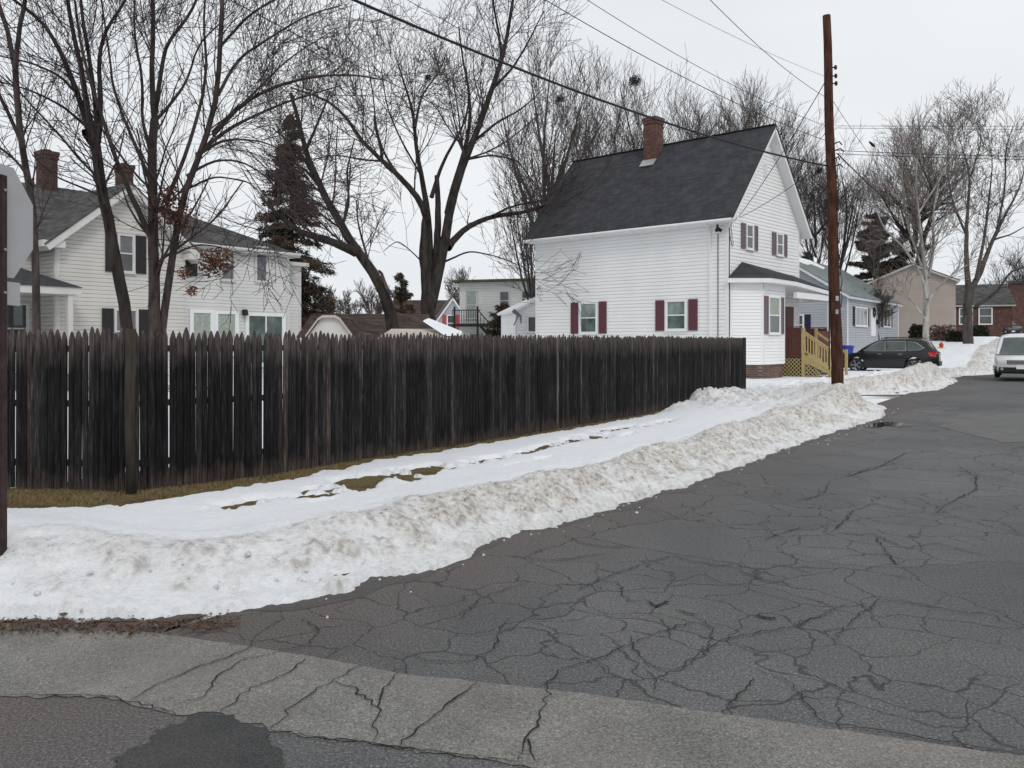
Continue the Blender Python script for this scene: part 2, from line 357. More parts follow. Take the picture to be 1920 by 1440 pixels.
CR = [[(245,1316),(292,1287),(365,1256),(453,1225),(474,1212)],[(333,1324),(385,1308),(406,1272),(453,1241),(521,1225)],[(411,1340),(469,1293),(536,1267),(573,1238)],
[(505,1373),(547,1329),(625,1277),(677,1251)],[(625,1277),(672,1298),(706,1329)],[(700,1397),(708,1329),(719,1293),(750,1264)],[(753,1402),(781,1371),(833,1329),(896,1280)],
[(505,1373),(698,1397),(854,1418),(969,1433)],[(972,1433),(982,1397),(1014,1350),(1027,1293),(1024,1282),(1055,1256),(1102,1246),(1185,1209)],[(1003,1433),(995,1405),(990,1390)],
[(1175,1189),(1201,1235),(1232,1256),(1264,1259),(1326,1220),(1368,1199),(1488,1178),(1587,1136)],[(1227,1300),(1232,1282),(1212,1261)],[(1368,1324),(1415,1277)],
[(1415,1256),(1477,1282),(1514,1324),(1540,1355),(1717,1385),(1920,1418)],[(1566,1204),(1592,1173),(1639,1136),(1649,1126),(1733,1136),(1826,1157)],[(354,1196),(417,1178),(443,1173)],
[(568,1162),(600,1183),(583,1209),(521,1222)],[(719,1225),(766,1228),(802,1243),(885,1243),(927,1220),(938,1183),(953,1162)],[(1482,945),(1520,935),(1545,925),(1555,905)],
[(900,1125),(950,1105),(990,1095)],[(1055,1005),(1090,1020),(1140,1028),(1190,1025)],[(960,1045),(1025,1052),(1065,1050),(1135,1040)],[(1370,1065),(1425,1088),(1485,1100)],
[(1450,1060),(1525,1078)],[(1680,870),(1625,880),(1590,895)],[(1750,970),(1770,950),(1830,920),(1830,895),(1795,875)],[(1630,945),(1700,960),(1790,970),(1880,995),(1960,1010)],
[(1500,990),(1560,1000),(1640,1005),(1700,1030),(1760,1020),(1850,1045)],[(1560,1000),(1600,960),(1640,945)],[(1640,1005),(1680,1060),(1720,1070)],[(1430,1015),(1500,990)],
[(1200,1060),(1260,1045),(1330,1060),(1370,1065)],[(1120,1090),(1180,1070),(1200,1060)],[(1326,1220),(1340,1180),(1300,1160)],[(860,1165),(900,1125)],[(1185,1209),(1230,1190),(1300,1170),(1340,1180)],
[(0,1308),(100,1306),(200,1310),(260,1320),(330,1345)],[(1550,905),(1640,880),(1700,850),(1760,845)],[(1085,1110),(1120,1090),(1160,1095),(1175,1130),(1210,1128)]]
mb = MB()
def crackrib(pl, w0, z=.0115, sub=.5):
    pts = [gp(*p) for p in pl]; pts = rough(pts, .010, .035); n = len(pts); 
    for i in range(n-1):
        a, b = pts[i], pts[i+1]; d = b-a; L = np.hypot(d[0], d[1])+1e-6; pr = np.array([-d[1], d[0], 0])/L
        w1 = w0*(1+max(0, a[1]-4)/11)*(.5+abs(fbm(a[0]*3, a[1]*3, 3))*1.0)*(1-.75*abs(2*i/n-1)**4); w2 = w0*(1+max(0, b[1]-4)/11)*(.5+abs(fbm(b[0]*3, b[1]*3, 3))*1.0)*(1-.6*abs(2*(i+1)/n-1)**3)
        mb.poly([a-pr*w1+[0, 0, z], b-pr*w2+[0, 0, z], b+pr*w2+[0, 0, z], a+pr*w1+[0, 0, z]])
for pl in CR: crackrib(pl, .0045)
for pl in ([(1210,1128),(1232,1140),(1254,1130)], [(1266,1147),(1305,1155)], [(1415,1157),(1455,1162)]): crackrib(pl, .013)
tag(mb.build('road_cracks', M['crack']), kind='structure')

# ------------------------------------------------------------------ plough bank and pavement snow
EDGE = [(-60, 1148), (0, 1164), (90, 1161), (220, 1163), (330, 1160), (430, 1143), (540, 1134), (640, 1108), (700, 1086), (790, 1075), (860, 1052), (920, 1018), (980, 995), (1040, 990), (1100, 972), (1160, 950), (1210, 932), (1270, 918), (1300, 908), (1360, 882), (1410, 868), (1450, 850), (1560, 812), (1610, 797), (1655, 784)]
E = [tuple(gp(*p)[:2]) for p in EDGE]
E = [(-14, 9.5), (-8, 7.0), (-4.8, 5.6)]+E
s0 = lambda p: sn(*p)
E += [sn(22.6, 3.9), sn(23.3, 4.7), sn(24.3, 5.9), sn(26.5, 6.4), sn(28.2, 5.6), sn(29.3, 4.35), sn(31.5, 3.75), sn(35.4, 3.8), sn(39, 3.9), sn(42.0, 4.5), sn(43.2, 5.1), sn(44.6, 4.9), sn(46, 3.9), sn(48.3, 3.2), sn(52, 3.5), sn(60, 3.6), sn(75, 3.6)]
E = np.array(E)
FEN = np.array([(-9.5, 9.6), (-5.45, 9.1), (-4.10, 8.95), (-2.96, 9.98), (-2.23, 11.1), (-.45, 13.5), (2.75, 18.1), (7.56, 27.1)])
def pdist(X, Y, L):
    best = np.full(X.shape, 1e9); sg = np.zeros(X.shape)
    for (ax, ay), (bx, by) in zip(L[:-1], L[1:]):
        dx, dy = bx-ax, by-ay; t = np.clip(((X-ax)*dx+(Y-ay)*dy)/(dx*dx+dy*dy), 0, 1)
        ex, ey = X-ax-t*dx, Y-ay-t*dy; d = np.hypot(ex, ey); s = dx*ey-dy*ex
        u = d < best; best = np.where(u, d, best); sg = np.where(u, np.sign(s), sg)
    return best*sg
# damp dirty line where the snow melts onto the asphalt
Em = rough([np.array([p[0], p[1], 0]) for p in E[:len(E)-12]], .0, .12); L_, R_ = [], []
for i, p in enumerate(Em):
    a = Em[max(0, i-2)]; b = Em[min(len(Em)-1, i+2)]; d = (b-a)/np.linalg.norm(b-a); nrm = np.array([d[1], -d[0], 0]); wd = .03+.30*max(0, fbm(p[0]*1.3, p[1]*1.3, 5)+.12)
    L_.append(p+nrm*wd+rng.normal(0, .006, 3)*[1, 1, 0]); R_.append(p-nrm*.5)
mb = MB()
for i in range(len(Em)-1): mb.poly([(*L_[i][:2], .002), (*L_[i+1][:2], .002), (*R_[i+1][:2], .002), (*R_[i][:2], .002)])
m = N('damp_grit', .55, .5); f = m.noise(m.pos(), 60, 4, .7); m.col(m.ramp(f, [(.35, (.030, .026, .024)), (.6, (.065, .055, .050)), (.72, (.14, .12, .11))])); m.bump(f, .4, .01)
tag(mb.build('damp_edge', m.m), kind='structure')
S = [-9.0]
while S[-1] < 76: x = S[-1]; S.append(x+(.045 if x < 9 else .045+(x-9)*.005))
Na = axis([(2.9, 8.6, .045), (8.6, 13, .12)])
SS, NN = np.meshgrid(np.array(S), Na, indexing='ij'); X = SD[0]*SS+ND[0]*NN; Y = SD[1]*SS+ND[1]*NN
D0 = pdist(X, Y, E); DF = np.abs(pdist(X, Y, FEN)) ; DFs = pdist(X, Y, FEN)
def nf(sc, z=0., o=4):
    o_ = np.empty(X.shape); fx = X.ravel()*sc; fy = Y.ravel()*sc
    o_.ravel()[:] = [noise.fractal(Vector((a, b, z)), 1.0, 2.0, o) for a, b in zip(fx, fy)]; return o_
n1 = nf(.9, 1, 3); n2 = nf(3.2, 2, 4); n3 = nf(10, 3, 3); n4 = nf(27, 4, 2)
D = D0+n2*.10+n3*.025
hc = np.interp(SS, [-9, 1, 3, 5, 8, 12, 17, 20, 21.6, 22.6, 24, 27, 29, 31, 35, 40, 43, 45, 47, 52, 60, 76], [.20, .20, .22, .29, .31, .35, .42, .55, .62, .5, .14, .10, .25, .50, .62, .66, .60, .25, .38, .22, .1, .1])
wc = np.interp(SS, [-9, 3, 6, 12, 20, 30, 76], [.85, .85, .62, .78, .95, .9, .9])
bk = np.interp(SS, [-9, 2, 6, 10, 30, 76], [.13, .13, .12, .11, .16, .2])     # level of the flat snow behind the bank
rise = 1-np.exp(-np.clip(D, 0, None)/wc*2.6)
nlow = nf(.55, 9, 2); hc = hc*(1+.38*nlow); dw = np.clip(D/wc, 0, 1.0); front = .045*smooth(D/.035)+(hc-.045)*(.42*dw+.58*smooth((dw-.22)/.78))
fall = smooth((D-wc*1.05)/(np.interp(SS, [-9, 3, 8, 18, 76], [1.7, 1.5, .55, .8, .9])))
Zs = front*(1-fall)+bk*fall
lump = np.clip(1.25-D/2.6, .12, 1)*smooth(D/.1)
crust = np.interp(SS, [-9, 2, 5, 76], [.35, .45, 1, 1.1])
Zs = Zs+lump*crust*(n1*.045+n2*.040+np.abs(n3)*.036+n4*.015-.012)
far = smooth((SS-17)/3)*smooth((D-1)/.5)*(1-smooth((SS-30)/4)); Zs += far*(n2*.09+.05*np.abs(n1)+.02*n3)
Zs += .28*np.exp(-((SS-21.2)/.7)**2-((NN-7.9)/.55)**2)+.16*np.exp(-((SS-23.2)/1.2)**2-((NN-8.1)/.7)**2)+.14*np.exp(-((SS-28.5)/2.5)**2-((NN-7.6)/1.)**2)
# thin snow beside the fence melts away in tongues and patches
th = .078*smooth((DF-np.interp(SS, [-9, 4, 5.5, 8, 20, 24], [.95, .95, .55, .22, .16, .0]))/.22+n2*.9)
for (px, py, ls, ln, k) in [(460, 935, .38, .16, 1), (530, 928, .2, .07, .9), (640, 908, .5, .20, 1.2), (700, 893, .6, .26, 1.4), (765, 880, .8, .24, 1.4), (830, 870, .8, .12, 1.1), (690, 888, .25, .1, .8), (920, 855, .45, .13, 1), (985, 842, .35, .1, .9), (1040, 828, .7, .10, 1), (1095, 815, .7, .16, 1.1), (1150, 800, .8, .12, 1.), (1160, 812, .5, .1, .8), (1210, 795, .5, .1, .8), (1240, 788, .6, .1, .8), (610, 930, .2, .05, .8), (1000, 858, .5, .05, .7)]:
    g = gp(px, py, .1); s_ = SD@g[:2]; n_ = ND@g[:2]
    th = th-.150*k*np.exp(-((SS-s_)/(ls*.8))**2-((NN-n_)/ln)**2)*np.clip(1+2.6*n2+1.2*n3, 0, 2)
pv = smooth((D-1.45)/.8)*np.where(SS < 19, 1, 0)*(1-smooth((SS-17)/2)); th = np.clip(th, -.06, .12)
Zs = Zs*(1-pv)+pv*(np.minimum(Zs, bk)*0+.0+th+.35*np.clip(bk-.12, 0, 1)*smooth(th/.08)+n1*.006)
mel = np.where((SS < 19), smooth((.13-DF)/.1), 0); Zs = Zs-mel*.2
Zs = np.where(DFs > .02, np.where(SS < 26.8, -.05, Zs), Zs)                     # the yard's own snow lies behind the fence
Zs = np.where(D < 0, -.05, Zs)
Zs += smooth((D-.6)/.5)*.30*np.exp(-((SS-34.5)/5.5)**4-((NN-5.9)/1.3)**2)*(1+n2*.4)
Zs += .13*np.exp(-((X+3.4)/.7)**2-((Y-5.6)/.6)**2)
# bare pavement strip by the house corner
Zs -= .22*np.exp(-((SS-25.6)/1.5)**2-((NN-8.3)/1.1)**2)
dirt = (.50+.50*smooth((D/wc-.30+n2*.35)/.25))*smooth((1.45*wc-D+n2*.10)/(wc*.22))*np.interp(SS, [-9, 2.0, 4.4, 7, 15, 20, 76], [.03, .22, .70, .9, .95, .9, .8])
dirt = np.maximum(dirt, .42*smooth((SS-17)/3)*(1-smooth((SS-24)/4)))

dirt = np.clip(dirt*(1+n1*.5+n2*.45), 0, 1)
pit = (smooth((n3-.28)/.12)*smooth((dirt-.3)/.3)*.9)
Zs = Zs-.02*pit
keep = (Zs > -.045)
m = N('plough_snow', .65, .3); v = m.pos(); f = m.noise(v, 4, 6, .65); g = m.noise(v, 38, 4, .7); dn = m.noise(v, 17, 6, .72)
clean = m.ramp(f, [(.3, (.84, .86, .90)), (.7, (.90, .91, .93))])
dcol = m.ramp(dn, [(.34, (.21, .18, .15)), (.44, (.49, .45, .40)), (.58, (.69, .655, .61)), (.7, (.82, .80, .77))])
a = m.math('MULTIPLY', m.attr('dirt'), m.ramp(dn, [(.36, 1.0), (.66, .70)])); c = m.mix(a, clean, dcol)
sp = m.math('MULTIPLY', m.ramp(g, [(.60, 0), (.70, 1)]), m.math('MULTIPLY', m.attr('dirt'), .75)); c = m.mix(sp, c, (.16, .13, .10)); 
c = m.mix(m.math('MULTIPLY', m.attr('pit'), .6), c, (.25, .21, .17)); m.col(c)
m.bump(m.math('ADD', m.math('MULTIPLY', dn, 1.2), m.math('MULTIPLY', g, .6)), .8, .035); M['snow'] = m.m
sb = gridmesh('snow_bank', np.stack([X, Y, Zs+Hs(SS)], -1), M['snow'], attrs={'dirt': dirt, 'pit': pit}, keep=keep)
tag(sb, 'dirty ploughed snow bank between the fence and the road', 'snow bank', kind='stuff')
# verge of flattened grass under the thin snow
m = N('winter_grass', .95, .1); v = m.pos(); f = m.noise(v, 2.5, 6, .65); g = m.noise(m.pos((1, 1, 1)), 45, 4, .7)
c = m.ramp(f, [(.3, (.085, .058, .034)), (.5, (.155, .115, .058)), (.72, (.125, .125, .050))]); m.col(m.mix(1, c, m.ramp(g, [(.3, .5), (.7, 1.5)]), 'MULTIPLY')); m.bump(g, .9, .03); M['grass'] = m.m
S3 = axis([(-9, 76, .4)]); N3 = axis([(4.0, 10.2, .2)]); A, B = np.meshgrid(S3, N3, indexing='ij'); X3 = SD[0]*A+ND[0]*B; Y3 = SD[1]*A+ND[1]*B
tag(gridmesh('lawn', np.stack([X3, Y3, Hs(A)+.03+.012*np.sin(A*5.1+B*3)], -1), M['grass'], keep=pdist(X3, Y3, E) > .35), kind='structure')
# short grass blades and fallen leaves
vv = []; 
def blade(x, y, z, h, w_, az, ln):
    c_, s_ = cos(az)*w_, sin(az)*w_; lx, ly = rng.normal(0, ln, 2)
    vv.extend([(x-c_, y-s_, z), (x+c_, y+s_, z), (x+lx*h, y+ly*h, z+h), (x+lx*h, y+ly*h, z+h)])
k = 0
while k < 30000:
    t = rng.random()**1.6*(len(FEN)-1.01); i = int(t); a, b = FEN[i], FEN[i+1]; p = a+(b-a)*(t-i)
    d = b-a; d /= np.hypot(*d); off = rng.uniform(-.04, .95 if i < 2 else .75 if i == 2 else .5)*rng.random()**.5
    q = p+np.array([d[1], -d[0]])*off; blade(q[0], q[1], .025, rng.uniform(.015, .05), .0035, rng.random()*pi, 1.0); k += 1
v4 = np.array(vv); me = bpy.data.meshes.new('grass'); raw(me, v4, np.arange(len(v4)).reshape(-1, 4)[:, :3])
m = N('dry_grass_blades', .9, .1); g = m.noise(m.pos(), 3.5, 4); m.col(m.ramp(g, [(.3, (.15, .10, .055)), (.5, (.25, .19, .10)), (.72, (.16, .16, .065))])); M['blades'] = m.m
tag(link('grass', me, M['blades']), 'short dry grass showing along the foot of the wooden fence', 'grass', kind='stuff')
vv = []
for k in range(2600):
    px = -250+700*rng.random()**1.5; base = np.interp(px, [-250, 0, 90, 250, 470], [1150, 1172, 1170, 1174, 1160]); py = base+rng.normal(0, 1)*np.interp(px, [-250, 120, 250, 470], [9, 8, 7, 8])+2
    g = gp(px, py, .012); r = rng.uniform(.006, .017); az = rng.random()*6.28; dz = rng.uniform(-.006, .012)
    for q in range(4): aa = az+q*pi/2; rr = r*(1 if q % 2 else .55); vv.append((g[0]+cos(aa)*rr, g[1]+sin(aa)*rr, g[2]+max(0, dz)*(q % 2)+.004*rng.random()))
v4 = np.array(vv); me = bpy.data.meshes.new('leaf_litter'); raw(me, v4, np.arange(len(v4)).reshape(-1, 4))
m = N('fallen_leaves', .85, .2); g = m.noise(m.pos(), 22, 3); m.col(m.ramp(g, [(.3, (.035, .022, .016)), (.5, (.10, .055, .034)), (.72, (.19, .12, .07))]))
tag(link('leaf_litter', me, m.m), 'brown fallen leaves along the snow edge at the lower left', 'leaves', kind='stuff')

# broken lumps of frozen snow on the bank and fallen onto the road; grit along its edge
def zsnow(x, y):
    s_ = SD[0]*x+SD[1]*y; n_ = ND[0]*x+ND[1]*y; i = int(np.searchsorted(S, s_)); j = int(np.searchsorted(Na, n_))
    if i <= 0 or j <= 0 or i >= len(S)-1 or j >= len(Na)-1: return 0.
    return max(0., float(Zs[i, j]))
def lumps(name, items, mat, label, cat):
    vv, ff = [], []
    for (x, y, z, r) in items:
        b = len(vv); sq = rng.uniform(.55, 1.0, 3)
        for k in range(10):
            zz = 1-2*(k+.5)/10; rr = sqrt(1-zz*zz); a = k*2.4+rng.normal(0, .25); q = rng.uniform(.75, 1.2)*r
            vv.append((x+cos(a)*rr*q*sq[0], y+sin(a)*rr*q*sq[1], z+zz*q*sq[2]))
        import bmesh
        bm = bmesh.new(); vs = [bm.verts.new(p) for p in vv[b:]]; r_ = bmesh.ops.convex_hull(bm, input=vs); bm.verts.index_update()
        ff += [[b+v.index for v in f.verts] for f in bm.faces if len(f.verts) == 3]; bm.free()
    me = bpy.data.meshes.new(name); me.from_pydata(vv, [], ff); o = link(name, me, mat); at = me.attributes.new('dirt', 'FLOAT', 'POINT'); at.data.foreach_set('value', [.55]*len(vv)); return tag(o, label, cat, kind='stuff')
it = []
for k in range(480):
    i = int(rng.random()**1.3*(len(Em)-30))+4; p = Em[i]; d = Em[i+1]-Em[i-1]; d = d/np.linalg.norm(d); nrm = np.array([d[1], -d[0], 0]); u = rng.random()
    off = -abs(rng.normal(.55, .28)) if u < .72 else abs(rng.normal(0, .16)); x, y = (p+nrm*off+d*rng.normal(0, .1))[:2]
    r = rng.uniform(.010, .034)*(1 if off < 0 else .6)*(1+.5*(rng.random() < .08)); it.append((x, y, zsnow(x, y)+r*.05, r))
for k in range(60): s_ = rng.normal(21.3, .9); n_ = rng.normal(7.7, .7); x, y = sn(s_, n_); r = rng.uniform(.03, .11); it.append((x, y, zsnow(x, y)+r*.2, r))
lumps('snow_lumps', it, M['snow'], 'small broken lumps of frozen snow on and below the ploughed bank', 'snow lumps')
it = []
for k in range(1500):
    i = int(rng.random()**1.4*(len(Em)-40))+4; p = Em[i]; d = Em[i+1]-Em[i-1]; d = d/np.linalg.norm(d); nrm = np.array([d[1], -d[0], 0]); x, y = (p+nrm*(abs(rng.normal(0, .22))-.02)+d*rng.normal(0, .1))[:2]; r = rng.uniform(.002, .0055); it.append((x, y, r*.5+.003, r))
for k in range(500): x, y = rng.uniform(-3, 4), rng.uniform(3.3, 9); r = rng.uniform(.0018, .0045); it.append((x, y, r*.5+.006, r))
M['grit'] = plain('road_grit', (.13, .12, .11), .9, .6, 90); lumps('grit', it, M['grit'], 'loose grit and small stones scattered on the road', 'grit')
rp = [gp(*p) for p in [(1618, 800), (1640, 793), (1672, 791), (1700, 794), (1712, 799), (1690, 801), (1660, 799), (1640, 803)]]
m = N('puddle_water', .03, .5); m.b.inputs['Base Color'].default_value = (.02, .02, .022, 1); surf('puddle', rough(rp+[rp[0]], .03, .2)[:-1], .007, m.m)
# ------------------------------------------------------------------ stockade fence
m = N('weathered_pickets', .9, .15); v = m.pos((1, 1, .06)); f = m.noise(v, 60, 6, .7); g = m.noise(m.pos((1, 1, .3)), 3.5, 5)
t = m.attr('tone'); sep = m.n('ShaderNodeSeparateXYZ'); m.l(m.tc.outputs['Object'], sep.inputs[0])
c = m.ramp(t, [(0, (.009, .009, .010)), (.55, (.018, .017, .018)), (.8, (.034, .031, .031)), (.93, (.045, .034, .030)), (1, (.085, .076, .07))])
c = m.mix(1, c, m.ramp(f, [(.3, .3), (.52, .8), (.66, 2.4)]), 'MULTIPLY'); c = m.mix(1, c, m.ramp(g, [(.35, .7), (.65, 1.5)]), 'MULTIPLY')
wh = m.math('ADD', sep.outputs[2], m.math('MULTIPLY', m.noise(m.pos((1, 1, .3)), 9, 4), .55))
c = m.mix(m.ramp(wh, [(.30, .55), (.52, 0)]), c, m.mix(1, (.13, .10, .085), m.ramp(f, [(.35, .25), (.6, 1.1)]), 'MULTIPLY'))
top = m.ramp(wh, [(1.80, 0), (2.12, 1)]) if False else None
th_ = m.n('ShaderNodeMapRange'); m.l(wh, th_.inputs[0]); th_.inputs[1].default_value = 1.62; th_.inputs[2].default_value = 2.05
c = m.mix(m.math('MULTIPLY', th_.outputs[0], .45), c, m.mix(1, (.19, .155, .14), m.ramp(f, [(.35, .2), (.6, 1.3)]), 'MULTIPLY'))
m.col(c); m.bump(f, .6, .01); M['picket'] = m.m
M['post'] = plain('fence_post_wood', (.042, .034, .027), .9, .3, 4, .3, stretch=(4, 4, .6))
def seg_at(L):
    for a, b in zip(FEN[:-1], FEN[1:]):
        l = np.hypot(*(b-a))
        if L <= l: return a+(b-a)*L/l, (b-a)/l
        L -= l
    return None, None
fz = empty('stockade_fence', (FEN[2][0], FEN[2][1], 0), 0, 'long weathered dark wooden picket fence beside the snowy pavement', 'fence')
def picket_geo(p, d, w_, h, z0, lean, tone):
    nrm = np.array([d[1], -d[0]]); prof = [(-.5, 0), (-.42, .012), (-.15, .020), (.15, .020), (.42, .012), (.5, 0), (.5, -.008), (-.5, -.008)]
    hs_ = [(z0, 1), (h-.10, 1), (h-.06, .74), (h-.02, .36), (h, .10)]; vs = []
    for z, k in hs_:
        for a, o in prof:
            x = p+d*(a*w_*k+lean*z)+nrm*(o if k > .3 else o*.6); vs.append((x[0], x[1], z))
    n = len(prof); fs = []
    for i in range(len(hs_)-1):
        for j in range(n): j2 = (j+1) % n; fs.append([i*n+j, i*n+j2, (i+1)*n+j2, (i+1)*n+j])
    b = (len(hs_)-1)*n; fs.append([b, b+1, b+2, b+3]); fs.append([b, b+3, b+4, b+7]); fs.append([b+4, b+5, b+6, b+7])
    return vs, fs, [tone]*len(vs)
GAPS = []
L = 0; allp = []; tot = sum(np.hypot(*(b-a)) for a, b in zip(FEN[:-1], FEN[1:]))
L0 = 3.0
L = L0
while L < tot-.04:
    w_ = rng.uniform(.062, .082); p, d = seg_at(L+w_/2)
    if p is None: break
    tone = rng.random()*.8 if rng.random() < .72 else rng.random()
    allp.append((p, d, w_, 1.775+rng.normal(0, .018)+(.02 if L-L0 < 3 else 0), .02+rng.uniform(0, .05), rng.normal(0, .0035), tone)); L += w_+(rng.uniform(.006, .015) if rng.random() < .12 else rng.uniform(.0005, .003))
order = sorted(range(len(allp)), key=lambda i: allp[i][0][1] + (0 if allp[i][0][0] > -5.7 else 99)); near = set(order[:100])
def mesh_att(name, vs, fs, ts, mat, parent):
    me = bpy.data.meshes.new(name); me.from_pydata([tuple(q) for q in vs], [], fs); at = me.attributes.new('tone', 'FLOAT', 'POINT'); at.data.foreach_set('value', ts)
    o = link(name, me, mat, parent); return o
base = np.array([FEN[2][0], FEN[2][1], 0]); rest = ([], [], [])
for i, a in enumerate(allp):
    vs, fs, ts = picket_geo(*a); vs = [np.array(q)-base for q in vs]
    if i in near: mesh_att('picket', vs, fs, ts, M['picket'], fz)
    else:
        b = len(rest[0]); rest[0].extend(vs); rest[1].extend([[k+b for k in f_] for f_ in fs]); rest[2].extend(ts)
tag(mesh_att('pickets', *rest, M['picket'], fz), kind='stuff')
for z in (.30, .95, 1.55):
    mb = MB()
    for a, b in zip(FEN[:-1], FEN[1:]):
        d = (b-a)/np.hypot(*(b-a)); n_ = np.array([-d[1], d[0]]); q = [a+n_*.010, b+n_*.010, b+n_*.05, a+n_*.05]
        mb.prism([(x-base[0], y-base[1], z) for x, y in q], (0, 0, .07))
    mb.build('rail', M['post'], fz)
Lp = L0+.2
while Lp < tot:
    p, d = seg_at(Lp); n_ = np.array([-d[1], d[0]]); c_ = p+n_*.11-base[:2]
    mb = MB(); mb.tube([(c_[0], c_[1], -.1), (c_[0], c_[1], 1.7)], .05, 8); mb.build('post', M['post'], fz); Lp += 2.4
p, d = FEN[2], None; mb = MB(); mb.tube([(0.02, -.075, -.05), (0.0, -.075, .9), (0.01, -.07, 1.80)], .055, 9); o = mb.build('post', M['post'], fz, True); o['label'] = 'round brown corner post in front of the pickets'
p = FEN[-1]-base[:2]; mb = MB(); mb.box(p[0]-.02, p[0]+.09, p[1]-.05, p[1]+.06, 0, 1.79); mb.build('post', M['post'], fz)
# ------------------------------------------------------------------ building pieces
def siding(mb, fr, a0, a1, h0, h1, course=.15, dep=.030, cut=None):
    h = h0
    while h < h1-1e-4:
        t = min(h+course, h1)
        l0, r0 = (a0(h), a1(h)) if callable(a0) else (a0, a1); l1, r1 = (a0(t), a1(t)) if callable(a0) else (a0, a1)
        if r0-l0 > .02:
            if r1 < l1: l1 = r1 = (l0+r0)/2
            k = .78; lm, rm, tm = l0+(l1-l0)*k, r0+(r1-r0)*k, h+(t-h)*k
            mb.poly([fr(l0, h, dep), fr(r0, h, dep), fr(rm, tm, dep*.85), fr(lm, tm, dep*.85)]); mb.poly([fr(lm, tm, dep*.85), fr(rm, tm, dep*.85), fr(r1, t, -.004), fr(l1, t, -.004)])
            mb.poly([fr(l0, h, -.004), fr(r0, h, -.004), fr(r0, h, dep), fr(l0, h, dep)])
        h = t
def shut(fr, a0, a1, h0, h1, mat, par, d=.036):
    mb = MB(); mb.fb(fr, a0, a1, h0, h1, d, d+.025)
    w_ = a1-a0
    for (x0, x1, y0, y1) in ((a0, a0+.05, h0, h1), (a1-.05, a1, h0, h1), (a0+.05, a1-.05, h0, h0+.06), (a0+.05, a1-.05, h1-.06, h1), (a0+.05, a1-.05, (h0+h1)/2-.03, (h0+h1)/2+.03)):
        mb.fb(fr, x0, x1, y0, y1, d+.025, d+.038)
    if h1-h0 > .9:
        k = h0+.08
        while k < h1-.1:
            if abs(k-(h0+h1)/2) > .05: mb.fb(fr, a0+.05, a1-.05, k, k+.02, d+.025, d+.033)
            k += .05
    return mb.build('shutter', M[mat], par)
def window(fr, a0, a1, h0, h1, par, sh=None, shw=.38, trim='trim', top='glass_green', bot='glass_green', hung=True, mull=0, shx=.03, d0=.032, cas=.07):
    mb = MB(); c = cas
    mb.fb(fr, a0-c, a0, h0-c, h1+c, d0, d0+.06); mb.fb(fr, a1, a1+c, h0-c, h1+c, d0, d0+.06)
    mb.fb(fr, a0, a1, h1, h1+c, d0, d0+.062); mb.fb(fr, a0, a1, h0-c, h0, d0, d0+.062)
    mb.fb(fr, a0-c-.02, a1+c+.02, h0-c-.035, h0-c, d0, d0+.09)
    if hung: hm = (h0+h1)/2; mb.fb(fr, a0, a1, hm-.025, hm+.025, d0+.02, d0+.05)
    for i in range(mull): x = a0+(a1-a0)*(i+1)/(mull+1); mb.fb(fr, x-.025, x+.025, h0, h1, d0+.02, d0+.055)
    for x0, x1 in ((a0, a0+.03), (a1-.03, a1)): mb.fb(fr, x0, x1, h0, h1, d0+.01, d0+.04)
    wo = mb.build('window', M[trim], par)
    if hung:
        for (x, y, g) in ((h0, hm-.025, bot), (hm+.025, h1, top)):
            mb = MB(); mb.fb(fr, a0+.03, a1-.03, x, y, d0+.008, d0+.026); mb.build('pane', M[g], wo)
    else:
        mb = MB(); mb.fb(fr, a0+.03, a1-.03, h0, h1, d0+.008, d0+.022); mb.build('pane', M[bot], wo)
    if sh:
        shut(fr, a0-c-shx-shw, a0-c-shx, h0-c, h1+c, sh, wo); shut(fr, a1+c+shx, a1+c+shx+shw, h0-c, h1+c, sh, wo)
    return wo
def gable_roof(par, fr, A0, A1, c, half, zr, ze, over=.0, mat='shingle', trim='trim', th=.15, name='roof'):
    """ridge runs along frame axis A from A0 to A1 at depth c; fr(A,H,D). Eaves at D=c+-half, height ze."""
    o = None; mb = MB(); mw = MB(); sl = (zr-ze)/half
    nx = sl/sqrt(1+sl*sl); nz = 1/sqrt(1+sl*sl)
    for sg in (1, -1):
        e = .03
        top = [fr(A0-e, zr, c), fr(A1+e, zr, c), fr(A1+e, ze-e*sl, c+sg*(half+e)), fr(A0-e, ze-e*sl, c+sg*(half+e))]
        mb.slab(top, .045)
        dz = -.0455/nz
        q = [fr(A0, zr+dz, c), fr(A1, zr+dz, c), fr(A1, ze+dz, c+sg*half), fr(A0, ze+dz, c+sg*half)]
        mw.slab(q, th)
    r = mb.build(name, M[mat], par); mw.build('soffit_and_rake', M[trim], r); return r
def gutter(par, p, q, mat='trim', r=.06):
    mb = MB(); p = np.array(p, float); q = np.array(q, float); mb.tube([p, q], r, 8); return mb.build('gutter', M[mat], par)
def corner(mb, fr, a, h0, h1, w_=.10, d=.035): mb.fb(fr, a, a+w_, h0, h1, 0, d)
def chimney(par, x, y, z0, z1, wx, wy, mat='brick', cap=True, name='chimney'):
    mb = MB(); mb.box(x-wx/2, x+wx/2, y-wy/2, y+wy/2, z0, z1-.3)
    mb.box(x-wx/2-.03, x+wx/2+.03, y-wy/2-.03, y+wy/2+.03, z1-.3, z1-.15); mb.box(x-wx/2-.055, x+wx/2+.055, y-wy/2-.055, y+wy/2+.055, z1-.15, z1)
    o = mb.build(name, M[mat], par); mb = MB(); mb.tube([(x, y, z1), (x, y, z1+.08)], min(wx, wy)*.28, 10); mb.build('flue', M['brick_dark'], o); return o
